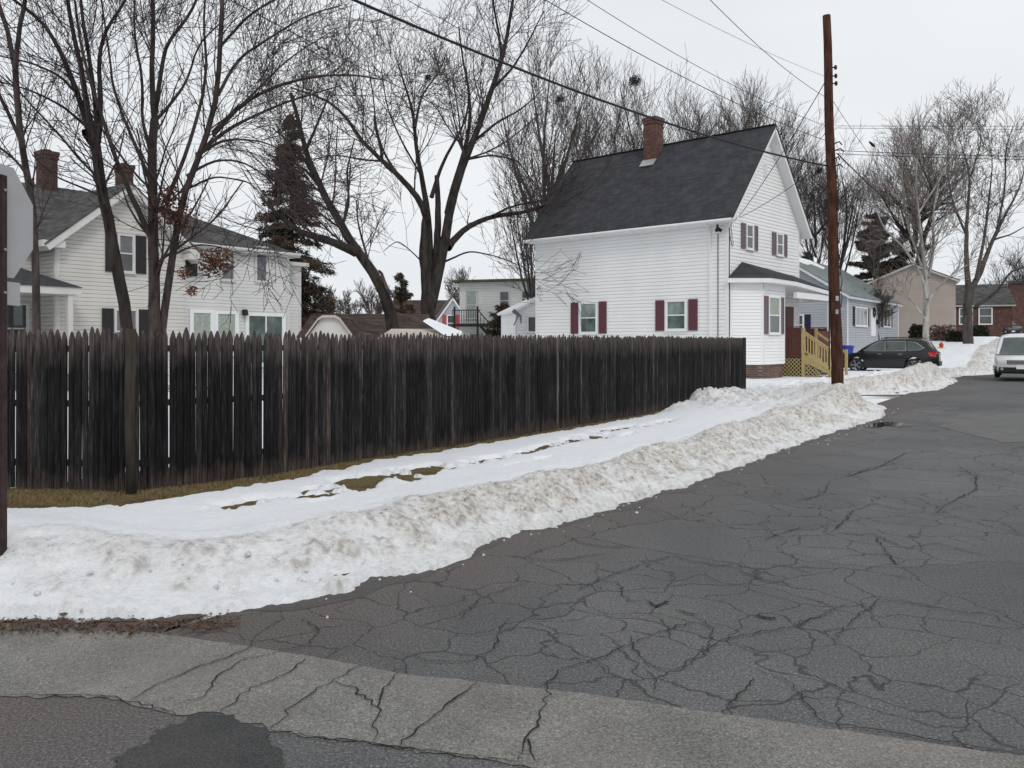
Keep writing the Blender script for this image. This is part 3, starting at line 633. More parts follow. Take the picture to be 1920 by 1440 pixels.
# ------------------------------------------------------------------ white house beyond the fence
A = atan2(.741, .672)
HW = empty('house', (8.61, 33, 0), A, 'white clapboard house with steep charcoal roof, maroon shutters and small front porch', 'house')
W_, Dp = 6.76, 10.06; ZE = 6.91; ZR = 10.70; SLP = (ZR-ZE)/3.38
fF = frame(0, 0, 0); fS = frame(0, Dp, -90)       # front wall; side wall (a runs from back corner to front corner)
mb = MB()
mb.prism([(0.02, .02, .7), (W_-.02, .02, .7), (W_-.02, .02, ZE), (W_/2, .02, ZR-.05), (.02, .02, ZE)], (0, Dp-.04, 0))
siding(mb, fS, 0, Dp, .75, 6.86); 
siding(mb, fF, lambda h: max(0, W_/2-(ZR-.02-h)/SLP) if h > ZE else 0, lambda h: min(W_, W_/2+(ZR-.02-h)/SLP) if h > ZE else W_, .75, ZR-.05)
siding(mb, frame(W_, 0, 90), 0, Dp, .75, 6.86)
wall = mb.build('wall', M['siding'], HW)
mb = MB(); mb.fb(fS, Dp-.11, Dp+.03, .75, 6.85, .0, .035); mb.fb(fS, -.02, .09, .75, 6.85, 0, .035)
mb.fb(fF, .0, .10, .75, 6.85, .0, .036); mb.fb(fF, W_-.10, W_+.03, .75, 6.85, 0, .036)
mb.fb(fS, .09, Dp-.11, 6.5, 6.82, 0, .03); build_boxes(mb, 'corner_board', M['trim'], wall)
mb = MB(); mb.box(.04, W_-.04, .04, Dp-.04, -.3, .76); mb.build('foundation', M['brick_found'], HW)
rf = gable_roof(HW, lambda a, h, d: (d, a, h), -.45, Dp+.38, W_/2, 3.86, ZR+.19, 10.89-3.86*SLP, mat='shingle')
gutter(rf, (-.50, -.40, 6.45), (-.50, Dp+.36, 6.45)); gutter(rf, (W_+.50, -.40, 6.45), (W_+.50, Dp+.36, 6.45))
mb = MB(); mb.box(-.46, 0.0, -.36, Dp+.3, 6.36, 6.40); mb.build('eave_soffit', M['trim'], rf)
mb = MB(); mb.box(W_/2-.09, W_/2+.09, -.44, Dp+.36, ZR+.185, ZR+.215); mb.build('ridge_cap', M['shingle'], rf)
ch = chimney(rf, 2.95, 5.35, 9.75, 12.1, .66, .66)
mb = MB(); mb.prism([(2.63, 4.97, 10.10), (2.63, 5.73, 10.10), (2.34, 5.73, 9.77), (2.34, 4.97, 9.77)], (-.03, 0, .03)); mb.build('flashing', M['metal'], ch)
# side windows
def upx(px, inv_dir=(-.741, .672), o=(8.61, 33)):   # distance back from the corner along the side wall seen at px
    k = (px-960)/F; return (o[0]-k*o[1])/(k*inv_dir[1]-inv_dir[0])
for (l, r, t, b, tp, bt) in ((1090, 1119, 570, 622, 'glass_light', 'glass_green'), (1252, 1286, 566, 616, 'glass_light', 'glass_green')):
    a0, a1 = Dp-upx(l), Dp-upx(r); ym = 33+.672*(Dp-(a0+a1)/2)
    window(fS, a0, a1, EYE+(HZ-b)/F*ym, EYE+(HZ-t)/F*ym, wall, 'shutter', .42, top=tp, bot=bt, shx=.06, cas=.09)
def ufr(px, v=0): # along the front
    o = (8.61-.741*v, 33+.672*v); k = (px-960)/F; return (k*o[1]-o[0])/(.672-k*.741)
for (l, r, t, b) in ((1398, 1409, 424, 465), (1455, 1465, 441, 477)):
    a0, a1 = ufr(l), ufr(r); ym = 33+.741*(a0+a1)/2
    window(fF, a0, a1, EYE+(HZ-b)/F*ym, EYE+(HZ-t)/F*ym, wall, 'shutter_mauve', .36, top='glass', bot='glass', shx=.05)
mb = MB(); a = ufr(1433); ym = 33+.741*a; z = EYE+(HZ-318)/F*ym
mb.fb(fF, a-.16, a+.16, z-.33, z+.33, .02, .05)
for i in range(7): mb.fb(fF, a-.12, a+.12, z-.28+i*.085, z-.25+i*.085, .05, .075)
mb.build('gable_vent', M['trim'], wall)
mb = MB(); mb.box(-.085, -.015, .72, .80, .8, 6.3); mb.tube([(-.5, .76, 6.42), (-.25, .76, 6.2), (-.06, .76, 6.05)], .035, 6); mb.build('downspout', M['trim'], HW)
mb = MB(); mb.tube([(-.035, .42, 1.0), (-.035, .42, 6.0)], .022, 6); mb.build('conduit', M['mosaic'], HW)
mb = MB(); mb.tube([(.03, -.06, 6.2), (.01, -.055, 4.6), (.03, -.06, 3.), (.02, -.05, 1.7)], .016, 5); mb.tube([(.03, -.06, 5.9), (.2, -.09, 5.45), (.3, -.08, 5.6), (.2, -.06, 5.9)], .014, 5); mb.tube([(.2, -.08, 5.9), (.0, -.12, 6.3), (.2, -.3, 6.6)], .014, 5); mb.build('meter_cable', M['wire'], HW)
mb = MB(); mb.tube([(-.30, .3, 6.32), (-.30, .3, 6.18)], .05, 8); mb.tube([(-.30, .3, 6.18), (-.44, .26, 6.06)], .06, 8, .075); mb.tube([(-.30, .3, 6.18), (-.2, .18, 6.06)], .06, 8, .075); mb.build('floodlight', M['black'], HW)
# bay
BZ = 4.02
bay = MB(); pts = [(.10, 0), (1.02, -1.0), (3.0, -1.0), (3.92, 0)]
bay.prism([(p[0], p[1]+.02, .72) for p in [pts[0], pts[1], pts[2], pts[3]]], (0, 0, BZ-.72))
fr3 = []
for a, b in zip(pts[:-1], pts[1:]):
    f_ = frame(a[0], a[1], math.degrees(atan2(b[1]-a[1], b[0]-a[0]))); l = math.hypot(b[0]-a[0], b[1]-a[1]); fr3.append((f_, l)); siding(bay, f_, 0, l, .74, BZ-.02, .13)
bo = bay.build('bay', M['siding'], HW)
mb = MB()
for f_, l in fr3: mb.fb(f_, 0.0, .09, .74, BZ, .0, .033); mb.fb(f_, l-.09, l, .74, BZ, .0, .033); mb.fb(f_, .0, l, BZ-.22, BZ, .0, .038)
build_boxes(mb, 'corner_board', M['trim'], bo)
f_, l = fr3[1]; k0, k1 = ufr(1440, -1.0)-1.02, ufr(1459, -1.0)-1.02
window(f_, k0, k1, 2.03, 3.42, bo, 'shutter_mauve', .34, top='curtain', bot='glass', shx=.03)
mb = MB(); mb.prism([(.16, .04, -.3), (1.05, -.95, -.3), (2.97, -.95, -.3), (3.86, .04, -.3)], (0, 0, 1.04)); mb.build('foundation', M['brick_found'], bo)
# porch and bay roof
E0 = 4.18
pr = MB(); x0, x1 = -.22, 7.35
ev = [(x0, -.12, E0), (.85, -1.42, E0), (3.3, -1.42, E0-.02), (x1, -1.42, E0-.28)]
pk = [(1.15, -.02, 4.92), (6.3, -.02, 4.62)]
pr.poly([ev[0], ev[1], pk[0]]); pr.poly([ev[1], ev[2], ev[3], pk[1], pk[0]][:2]+[ev[2], pk[0]]); pr.poly([ev[2], ev[3], pk[1], pk[0]]); pr.poly([ev[3], (x1, -.02, E0-.28), pk[1]])
pro = pr.build('porch_roof', M['shingle'], HW)
mb = MB(); base_ = [(x0+.02, -.02), (x0+.02, -.12), (.86, -1.40), (3.3, -1.40), (x1-.02, -1.40), (x1-.02, -.02)]
zz = [E0-.01, E0-.01, E0-.01, E0-.03, E0-.29, E0-.29]
n = len(base_); b = len(mb.v)
for (x, y), z in zip(base_, zz): mb.v.append((x, y, z))
for (x, y), z in zip(base_, zz): mb.v.append((x, y, z-.17))
for i in range(n): j = (i+1) % n; mb.f.append([b+i, b+j, b+n+j, b+n+i])
mb.f.append([b+n+i for i in range(n)]); mb.f.append([b+0, b+1, b+2, b+3]); mb.f.append([b+0, b+3, b+4, b+5])
mb.build('fascia', M['trim'], pro)
mb = MB(); mb.box(3.5, 7.2, -1.33, -1.18, 3.48, 3.73); mb.box(7.05, 7.2, -1.18, -.02, 3.48, 3.73); mb.build('porch_beam', M['trim'], pro); mb = MB(); mb.box(7.06, 7.20, -1.34, -1.20, .5, 3.48); mb.box(7.03, 7.23, -1.37, -1.17, 3.34, 3.44); mb.build('porch_post', M['trim'], pro)
mb = MB(); mb.tube([(7.28, -1.45, 3.7), (7.28, -1.38, 3.5), (7.28, -1.3, 1.0)], .04, 6); mb.build('downspout', M['trim'], pro)
mb = MB(); dk = 1.12
mb.box(3.97, 7.2, -1.35, -.01, dk-.14, dk)
mb.box(7.0, 7.2, -1.3, -1.1, 0, dk-.14); mb.build('porch_floor', M['redwood'], HW)
dr = MB(); dr.fb(fF, 5.15, 6.1, dk, dk+2.1, .02, .06); 
for y0 in (.15, .85, 1.45): dr.fb(fF, 5.27, 5.98, dk+y0, dk+y0+.5, .06, .075)
dro = dr.build('door', M['door_red'], wall); mb = MB(); mb.fb(fF, 5.04, 5.15, dk, dk+2.1, 0, .07); mb.fb(fF, 6.1, 6.21, dk, dk+2.1, 0, .07); mb.fb(fF, 5.04, 6.21, dk+2.1, dk+2.22, 0, .07); mb.build('frame', M['trim'], dro)
mb = MB(); mb.tube([fF(5.25, dk+1.0, .075), fF(5.25, dk+1.0, .12)], .03, 8); mb.build('handle', M['metal'], dro)
mb = MB(); mb.fb(frame(3.05, -.94, 45), .3, .55, 2.15, 2.55, .02, .14); mb.build('mailbox', M['mosaic'], bo)
# red brown side screens
for x in (3.99, 7.1):
    mb = MB()
    for i in range(8): mb.box(x-.015, x+.015, -1.30+i*.14, -1.30+i*.14+.132, dk-.05, dk+1.12+.01*(i % 2))
    mb.box(x-.03, x+.04, -1.32, -.16, dk+1.14, dk+1.18); mb.build('side_screen', M['redwood'], HW)
mb = MB()
for i in range(9): mb.box(5.4+i*.18, 5.4+i*.18+.17, -1.36, -1.33, dk, dk+1.0)
mb.build('side_screen', M['redwood'], HW)
# lattice
def lattice(x, y0, y1, z0, f_top, par, mat='newwood'):
    mb = MB(); s = .17; w_ = .038; k = y0-3
    def clipseg(p, q):
        n_ = 40; o = [(p[0]+(q[0]-p[0])*i/n_, p[1]+(q[1]-p[1])*i/n_) for i in range(n_+1)]; ins = [a for a in o if y0 <= a[0] <= y1 and z0 <= a[1] <= f_top(a[0])]
        return (ins[0], ins[-1]) if len(ins) > 1 else None
    while k < y1+3:
        for sg, dx in ((1, 0), (-1, .012)):
            c_ = clipseg((k, z0-.0), (k+sg*2.0, z0+2.0))
            if c_ and math.hypot(c_[1][0]-c_[0][0], c_[1][1]-c_[0][1]) > .04:
                (a, z), (b, y) = c_; o = .013
                mb.prism([(x-dx, a-o*sg, z+o), (x-dx, b-o*sg, y+o), (x-dx, b+o*sg, y-o), (x-dx, a+o*sg, z-o)], (-.01, 0, 0))
        k += s
    return mb.build('lattice', M[mat], par)
mb = MB(); mb.box(4.03, 7.1, -1.3, -.1, .0, dk-.16); mb.build('deck_shade_fill', M['black'], HW)  # solid black box painted in as the shade under the deck, behind the lattice
st = MB(); NS = 5; run = .27; gz = .22; rs = (dk-gz)/NS
for i in range(NS): st.box(4.02, 5.3, -1.36-run*(i+1), -1.36-run*i+.02, dk-rs*(i+1)-.04, dk-rs*(i+1)); st.box(4.04, 5.28, -1.36-run*(i)-.02, -1.36-run*i, dk-rs*(i+1), dk-rs*i-.04)
st.prism([(4.0, -1.36, dk), (4.0, -1.36, dk-.32), (4.0, -1.36-run*NS, gz-.02), (4.0, -1.36-run*NS, gz+.12)], (.035, 0, 0)); sto = st.build('porch_steps', M['newwood'], HW)
mb = MB()
mb.box(3.93, 4.03, -1.46, -1.34, .05, dk+1.12); mb.box(3.93, 4.03, -1.36-run*NS-.05, -1.36-run*NS+.05, .05, gz+1.12); mb.box(3.93, 4.03, -.30, -.2, .05, dk)
def rail(z0): mb.prism([(3.95, -1.4, dk+z0), (3.95, -1.4, dk+z0-.07), (3.95, -1.36-run*NS, gz+z0-.07+.02), (3.95, -1.36-run*NS, gz+z0+.02)], (.06, 0, 0))
rail(1.02); rail(.22); rail(.92)
for i in range(11): y = -1.48-i*.118; zb = dk+(gz-dk)*(-y-1.4)/(run*NS); mb.box(3.955, 3.995, y-.02, y+.02, zb+.16, zb+.95)
for i in range(1): pass
for z in (.0,): mb.box(5.26, 5.34, -1.46, -1.36, .05, dk+1.1); mb.box(5.26, 5.34, -1.36-run*NS-.05, -1.36-run*NS+.05, .05, gz+1.1); mb.prism([(5.27, -1.4, dk+1.0), (5.27, -1.4, dk+.9), (5.27, -1.36-run*NS, gz+.9), (5.27, -1.36-run*NS, gz+1.)], (.06, 0, 0))
mb.build('hand_rail', M['newwood'], HW)
lattice(3.985, -1.34, -.22, .10, lambda y: dk-.16, HW); lattice(3.985, -1.36-run*NS, -1.46, .10, lambda y: dk+(gz-dk)*(-y-1.36)/(run*NS)-.22, HW)

# ------------------------------------------------------------------ left house
A = atan2(.803, .595)
def PX(px, t0, u=(.595, .803), o=(-15.44, 28.0), v=0, vd=(-.803, .595)):
    ox, oy = o[0]+vd[0]*v, o[1]+vd[1]*v; k = (px-960)/F; return (k*oy-ox)/(u[0]-k*u[1])
HL = empty('house', (-15.44, 28, 0), A, 'dull white house with dark shutters behind the bare trees at the left', 'house')
fG = frame(0, 0, 0); GW = 4.8
def yv(t, v=0): return 28+.803*t+.595*v
def zz_(py, t, v=0): return EYE+(HZ-py)/F*yv(t, v)
mb = MB(); gz_ = 7.15; ge = 5.15; gs = (gz_-ge)/2.4
mb.prism([(.02, .02, 0), (GW, .02, 0), (GW, .02, ge), (2.4, .02, gz_), (.02, .02, ge)], (0, 4, 0))
siding(mb, fG, lambda h: max(0, 2.4-(gz_-h)/gs) if h > ge else 0, lambda h: min(GW, 2.4+(gz_-h)/gs) if h > ge else GW, .4, gz_-.03, .14, .022)
siding(mb, frame(0, 1.25, -90), 0, 1.25, .4, ge, .14, .022)
siding(mb, frame(-6, 1.25, 0), 0, 6, .4, 5.2, .14, .022)
mb.box(-6, 5, 1.27, 7, 0, 5.2)
wl = mb.build('wall', M['siding_dull'], HL)
mb = MB(); mb.fb(fG, -.02, .12, .4, ge, 0, .035); mb.fb(frame(0, 1.25, -90), 1.13, 1.26, .4, ge, 0, .034); build_boxes(mb, 'corner_board', M['trim_grey'], wl)
r1 = gable_roof(HL, lambda a, h, d: (d, a, h), -.5, 4.2, 2.4, 2.95, gz_+.22, gz_+.22-2.95*gs, mat='shingle_grey', trim='trim_grey', th=.22, name='cross_gable_roof')
mb = MB(); mb.box(-.62, .12, -.46, .02, 4.80, 5.02); mb.box(4.7, 5.4, -.46, -.02, 4.80, 5.02); build_boxes(mb, 'eave_return', M['trim_grey'], r1)
r2 = gable_roof(HL, frame(-6.3, 4.1, 0), 0, 11.6, 0, 3.3, 7.62, 5.0, mat='shingle_grey', trim='trim_grey', name='roof')
xq = PX(88, 0, v=4.1); chimney(r2, xq, 4.1, 7.2, zz_(285, xq, 4.1), .55, .55, 'brick_dark')
xq = PX(233, 0, v=3.6); chimney(r2, xq, 3.6, 6.9, zz_(310, xq, 3.6), .5, .5, 'brick_dark')
l, r = PX(222, 0), PX(248, 0); window(fG, l, r, zz_(508, (l+r)/2), zz_(443, (l+r)/2), wl, 'shutter_dark', .40, 'trim_grey', 'mosaic', 'glass')
l, r = PX(216, 0), PX(254, 0); window(fG, l, r, zz_(660, (l+r)/2), zz_(583, (l+r)/2), wl, 'shutter_dark', .40, 'trim_grey', 'mosaic', 'mosaic', mull=1)
# wing
wx0 = GW-.2; wx1 = PX(541, 0, v=.3); wx2 = PX(563, 0, v=1.0); fW = frame(0, .3, 0); fW2 = frame(0, 1.0, 0)
we = zz_(452, (wx0+wx1)/2, .3)-.35
mb = MB(); siding(mb, fW, wx0, wx1, .4, we, .14, .022); siding(mb, fW2, wx1-.1, wx2, .4, we-.35, .14, .022)
mb.box(wx0, wx1-.02, .32, 7, 0, we); mb.box(wx1-.1, wx2-.02, 1.02, 6.5, 0, we-.35); siding(mb, frame(wx2, 1, 90), 0, 5.5, .4, we-.35, .14, .022)
ww = mb.build('wing_wall', M['siding_grey'], HL)
mb = MB(); mb.fb(fW, wx1-.12, wx1+.02, .4, we, 0, .035); mb.fb(fW2, wx2-.1, wx2+.02, .4, we-.35, 0, .036); mb.fb(fW, wx0, wx1-.12, we-.12, we, 0, .03); build_boxes(mb, 'corner_board', M['trim_grey'], ww)
mb = MB(); e1 = we+.02; xr0, xr1 = wx0-1.2, wx1+.35
zr_ = zz_(392, 7.5, 3.5)
a, b, c, d = (xr0, -.1, e1), (xr1, -.1, e1), (xr1, 7.2, e1), (xr0, 7.2, e1); p, q = (xr0, 3.5, zr_), (xr1-4.6, 3.5, zr_-.05)
mb.poly([a, b, q, p]); mb.poly([b, c, q]); mb.poly([c, d, p, q]); rw = mb.build('wing_roof', M['shingle_grey'], HL)
mb = MB(); mb.box(xr0, xr1-.01, -.09, 7.1, e1-.14, e1-.004); mb.build('fascia', M['trim_grey'], rw)
mb = MB(); mb.box(wx1, wx2+.3, .75, 6.6, we-.38, we-.22); mb.build('fascia', M['trim_grey'], rw)
gutter(rw, (xr0+1, -.13, e1-.02), (xr1-.05, -.13, e1-.02), 'trim_grey', .055)
for (lx, rx, t, b, tp, bt) in ((414, 437, 462, 523, 'curtain', 'mosaic'), (479, 498, 465, 526, 'mosaic', 'mosaic')):
    l, r = PX(lx, 0, v=.3), PX(rx, 0, v=.3); window(fW, l, r, zz_(b, (l+r)/2, .3), zz_(t, (l+r)/2, .3), ww, None, trim='trim_grey', top=tp, bot=bt, hung=(lx < 450))
l, r = PX(347, 0, v=.3), PX(368, 0, v=.3); o = shut(fW, l, r, zz_(517, l, .3), zz_(452, l, .3), 'shutter_dark', ww)
for (lx, rx, t, b, nm) in ((360, 394, 587, 660, 'curtain'), (406, 440, 589, 660, 'curtain'), (464, 528, 593, 680, 'glass_green')):
    l, r = PX(lx, 0, v=.3), PX(rx, 0, v=.3); window(fW, l, r, zz_(b, (l+r)/2, .3), zz_(t, (l+r)/2, .3), ww, None, trim='trim', bot=nm, hung=False, mull=1 if lx == 464 else 0, cas=.14)
x = PX(455, 0, v=.3); z = zz_(586, x, .3); mb = MB(); mb.fb(fW, x-.06, x+.06, z-.05, z+.1, .02, .14); mb.tube([fW(x, z+.12, .16), fW(x, z-.12, .18)], .10, 8, .13); mb.build('wall_lamp', M['black'], ww)
# porch
mb = MB(); pe = 3.45; pk_ = 4.35
a, b = (-6.5, -1.2, pe), (.35, -1.2, pe); c, d = (.35, 1.3, pe), (-1.2, 1.3, pk_); e_ = (-6.5, 1.3, pk_)
mb.poly([a, b, d, e_]); mb.poly([b, c, d]); mb.poly([a, e_, (-6.5, 1.3, pe)]); po = mb.build('porch_roof', M['shingle'], HL)
mb = MB(); mb.box(-6.45, .30, -1.15, 1.24, pe-.24, pe-.004); mb.build('fascia', M['trim_grey'], po)
mb = MB(); 
for x in (-.02, -3.0, -5.8): mb.box(x-.08, x+.08, -1.1, -.95, .6, pe-.24)
build_boxes(mb, 'porch_post', M['siding_dull'], po)
mb = MB(); mb.box(-6.4, .2, -1.1, 1.2, .1, .6); mb.build('porch_floor', M['mosaic'], po)
fP = frame(-6, 1.25, 0); 
for a_ in (1.2, 3.1, 4.9): window(fP, a_, a_+.7, 1.3, 2.9, wl, None, trim='trim_grey', top='glass', bot='glass')

# ------------------------------------------------------------------ background buildings
def simple_house(loc_px, Y, ang, L, Wd, z0, ze, zr, wall, roof, trim, label, name='house', course=.15, over=.3, ridge='A', shift=0):
    x = (loc_px-960)/F*Y; h = empty(name, (x, Y, 0), ang, label, 'house' if name == 'house' else name.replace('_', ' '))
    fr = frame(0, 0, 0); mb = MB()
    if ridge == 'A':
        mb.prism([(0, 0, z0-1), (0, Wd, z0-1), (0, Wd, ze), (0, Wd/2, zr), (0, 0, ze)], (L, 0, 0)); sl = (zr-ze)/(Wd/2)
        siding(mb, fr, 0, L, z0, ze, course); fs = frame(0, Wd, -90)
        siding(mb, fs, lambda q: max(0, Wd/2-(zr-q)/sl) if q > ze else 0, lambda q: min(Wd, Wd/2+(zr-q)/sl) if q > ze else Wd, z0, zr-.05, course)
        fs2 = frame(L, 0, 90); siding(mb, fs2, lambda q: max(0, Wd/2-(zr-q)/sl) if q > ze else 0, lambda q: min(Wd, Wd/2+(zr-q)/sl) if q > ze else Wd, z0, zr-.05, course)
        w1 = mb.build('wall', M[wall], h); r_ = gable_roof(h, fr, -over, L+over, -Wd/2, Wd/2+over, zr+.2, zr+.2-(Wd/2+over)*sl, mat=roof, trim=trim)
    else:
        mb.prism([(0, 0, z0-1), (L, 0, z0-1), (L, 0, ze), (L/2, 0, zr), (0, 0, ze)], (0, Wd, 0)); sl = (zr-ze)/(L/2)
        siding(mb, frame(0, Wd, -90), 0, Wd, z0, ze, course)
        siding(mb, fr, lambda q: max(0, L/2-(zr-q)/sl) if q > ze else 0, lambda q: min(L, L/2+(zr-q)/sl) if q > ze else L, z0, zr-.05, course)
        w1 = mb.build('wall', M[wall], h); r_ = gable_roof(h, lambda a, hh, d: (d, a, hh), -over, Wd+over, L/2, L/2+over, zr+.2, zr+.2-(L/2+over)*sl, mat=roof, trim=trim)
    return h, w1, r_, fr
# blue-grey ranch house
A2 = atan2(.804, .595)
HB, wb, rb, fB = simple_house(1588, 48, A2, 13.5, 8, .4, 4.3, 6.85, 'siding_blue', 'shingle_green', 'trim', 'low blue-grey ranch house with sage roof behind the parked black car')
def PB(px): k = (px-960)/F; return (k*48-19.42)/(.595-k*.804)
def zb(py, t): return EYE+(HZ-py)/F*(48+.804*t)
mb = MB(); mb.fb(fB, 0, .14, .4, 4.2, 0, .04); mb.fb(fB, 13.36, 13.5, .4, 4.2, 0, .04); build_boxes(mb, 'corner_board', M['trim'], wb)
for (l, r, t, b, mu) in ((1602, 1624, 577, 609, 2), (1655, 1668, 580, 611, 1)):
    a0, a1 = PB(l), PB(r); window(fB, a0, a1, zb(b, a0), zb(t, a0), wb, 'shutter_dark' if mu == 2 else 'shutter_blue', .4, top='glass', bot='glass', hung=False, mull=mu)
a0, a1 = PB(1632), PB(1640); z0 = zb(630, a0); mb = MB(); mb.fb(fB, a0, a1, z0, zb(580, a0), .02, .07); dd = mb.build('door', M['trim'], wb)
mb = MB(); cx = (a0+a1)/2; zc = zb(586, cx); 
for i in range(12): a = i*pi/6; mb.fb(fB, cx+cos(a)*.24-.07, cx+cos(a)*.24+.07, zc+sin(a)*.24-.07, zc+sin(a)*.24+.07, .08, .13+.02*(i % 2))
mb.build('wreath', M['hedge'], dd)
x = PB(1643); z = zb(604, x); mb = MB(); mb.fb(fB, x-.2, x+.15, z-.15, z+.15, .03, .2); mb.build('mailbox', M['black'], wb)
mb = MB(); e = .03; sl = 2.55/4; 
o = [(.3, 3.95), (6.2, 3.95), (6.9, 3.2), (5.6, 2.9), (4.2, 3.3), (2.5, 3.0), (1.0, 3.3), (-.1, 3.1)]
mb.prism([(x, y, 4.3+.2+y*sl+.02) for x, y in o], (0, 0, .05)); q = mb.build('roof_snow', M['yard'], rb)
fsb = frame(0, 8, -90); a0 = 5.2; window(fsb, 5.0, 5.5, 2.1, 3.2, wb, 'shutter_blue', .35, top='glass', bot='glass')
mb = MB(); mb.fb(fsb, 3.2, 4.1, 1.0, 3.1, .02, .06); mb.build('door', M['trim'], wb)
# beige house further on
HE, we_, re_, fE = simple_house(1632, 66, radians(-24), 6.0, 12, 1.0, 6.3, 7.6, 'siding_beige', 'shingle_brown', 'trim_grey', 'beige clapboard house with a plain front gable beyond the blue-grey ranch', ridge='V')
HQ, wq, rq, fQ = simple_house(1750, 78, radians(-22), 6.4, 9, 2.2, 5.0, 7.0, 'brick', 'shingle_grey', 'trim_grey', 'low house with red-brown front and white rake behind the pink bushes')
for x in (.8, 2.2, 3.8): window(fQ, x, x+1.0, 3.3, 4.7, wq, None, trim='trim', top='glass', bot='glass')
# brick building at far right
hb = empty('brick_building', ((1893-960)/F*105, 105, 0), radians(-31), 'plain red brick building at the far right edge behind trees', 'building')
mb = MB(); mb.box(0, 14, 0, 12, 1, 9.0); w1 = mb.build('wall', M['brick'], hb); mb = MB(); mb.box(-.2, 14.2, -.2, 12.2, 9.0, 9.3); mb.build('roof', M['shingle_grey'], hb)
window(frame(0, 0, 0), 4.5, 5.8, 4, 5.6, w1, None, top='glass', bot='glass')
# grey two storey with mossy flat roof and outside stair
Yg = 62; hx = (862-960)/F*Yg
HG = empty('apartment_house', (hx, Yg, 0), radians(-18), 'grey two-storey building with mossy flat roof and black outside stairs', 'house')
fg = frame(0, 0, 0); LG = 6.4; zt = 6.2
mb = MB(); mb.box(0, LG, .02, 9, 0, zt); siding(mb, fg, 0, LG, 0, zt, .2); wg = mb.build('wall', M['siding_grey'], HG)
mb = MB(); mb.poly([(-.4, -.6, zt+.02), (LG+.4, -.6, zt+.02), (LG+.4, 9, zt+.75), (-.4, 9, zt+.75)]); mb.poly([(-.4, -.6, zt+.02), (-.4, 9, zt+.75), (-.4, 9, zt+.02)]); mb.box(-.4, LG+.4, -.6, 9, zt-.15, zt+.015); mb.build('roof', M['shingle_moss'], HG)
for (a, b, z0, z1, g) in ((.55, 1.35, 3.4, 5.4, 'curtain'), (3.2, 3.9, 4.0, 5.3, 'glass'), (4.9, 5.7, 4.3, 5.3, 'glass'), (.9, 1.6, .3, 2.2, 'glass'), (3.2, 3.9, 1.2, 2.4, 'glass')): window(fg, a, b, z0, z1, wg, None, trim='trim_grey', top=g, bot=g)
mb = MB()
for x in (.1, 1.9): mb.box(x, x+.12, -1.5, -1.38, 0, 4.2)
mb.box(0, 2.6, -1.5, 0, 2.75, 2.95)
for i in range(12): mb.box(0+i*.18, .03+i*.18, -1.5, -1.46, 2.95, 3.9)
mb.box(0, 2.2, -1.52, -1.44, 3.9, 3.97); mb.prism([(2.1, -1.3, 2.95), (2.1, -1.3, 2.7), (4.4, -1.3, 0.2), (4.6, -1.3, .2)], (0, -.08, 0)); mb.prism([(2.1, -1.5, 3.9), (2.1, -1.5, 3.8), (4.6, -1.5, 1.05), (4.6, -1.5, 1.15)], (0, -.06, 0))
for i in range(10): mb.box(2.1+i*.25, 2.4+i*.25, -1.4, -.5, 2.75-i*.27, 2.8-i*.27); mb.box(2.2+i*.25, 2.23+i*.25, -1.5, -1.46, 2.7-i*.27, 3.75-i*.27)
mb.build('outside_stair', M['black'], HG)
# small white rear wing of the white house
Yr = 44; HR = empty('shed_house', ((968-960)/F*Yr, Yr, 0), radians(12), 'small white clapboard outbuilding at the back corner of the white house', 'outbuilding')
fr = frame(0, 0, 0); mb = MB(); siding(mb, fr, lambda q: max(0, (q-3.35)/.55), lambda q: 2.0, 0, 4.2, .15); mb.prism([(0, .02, 0), (2.0, .02, 0), (2., .02, 4.3), (0, .02, 3.3)], (0, 4, 0)); siding(mb, frame(0, 4, -90), 0, 4, 0, 3.3, .15); wr = mb.build('wall', M['siding'], HR)
mb = MB(); mb.slab([(-.25, -.25, 3.28), (2.1, -.25, 4.42), (2.1, 4.2, 4.42), (-.25, 4.2, 3.28)], .14); mb.build('roof', M['trim'], HR)
window(fr, .62, 1.15, 2.2, 2.95, wr, None, top='glass', bot='glass', hung=False, mull=0); mb = MB(); mb.tube([(-.2, -.3, 2.5), (.1, -.2, 3.1)], .03, 6); mb.tube([(-.25, -.3, 3.3), (.15, -.35, 3.0), (.2, -.3, 2.6)], .12, 10, .02); mb.build('satellite_dish', M['mosaic'], HR)
# blue-grey gable with red shutters
HC, wc_, rc_, fC = simple_house(812, 72, radians(8), 3.4, 9, .5, 3.0, 5.4, 'siding_blue', 'shingle_grey', 'trim', 'blue-grey gabled house with red shutters far behind the big maple', ridge='V', over=.2)
window(fC, 1.25, 1.85, 2.6, 3.9, wc_, 'shutter_red', .35, top='glass', bot='glass', hung=True)
# far pale house roof
HD, wd_, rd_, fD = simple_house(735, 95, radians(2), 9, 8, 1, 4.6, 6.4, 'siding_dull', 'shingle_brown', 'trim_grey', 'distant low house with faded roof between the two maple trunks', course=.3)
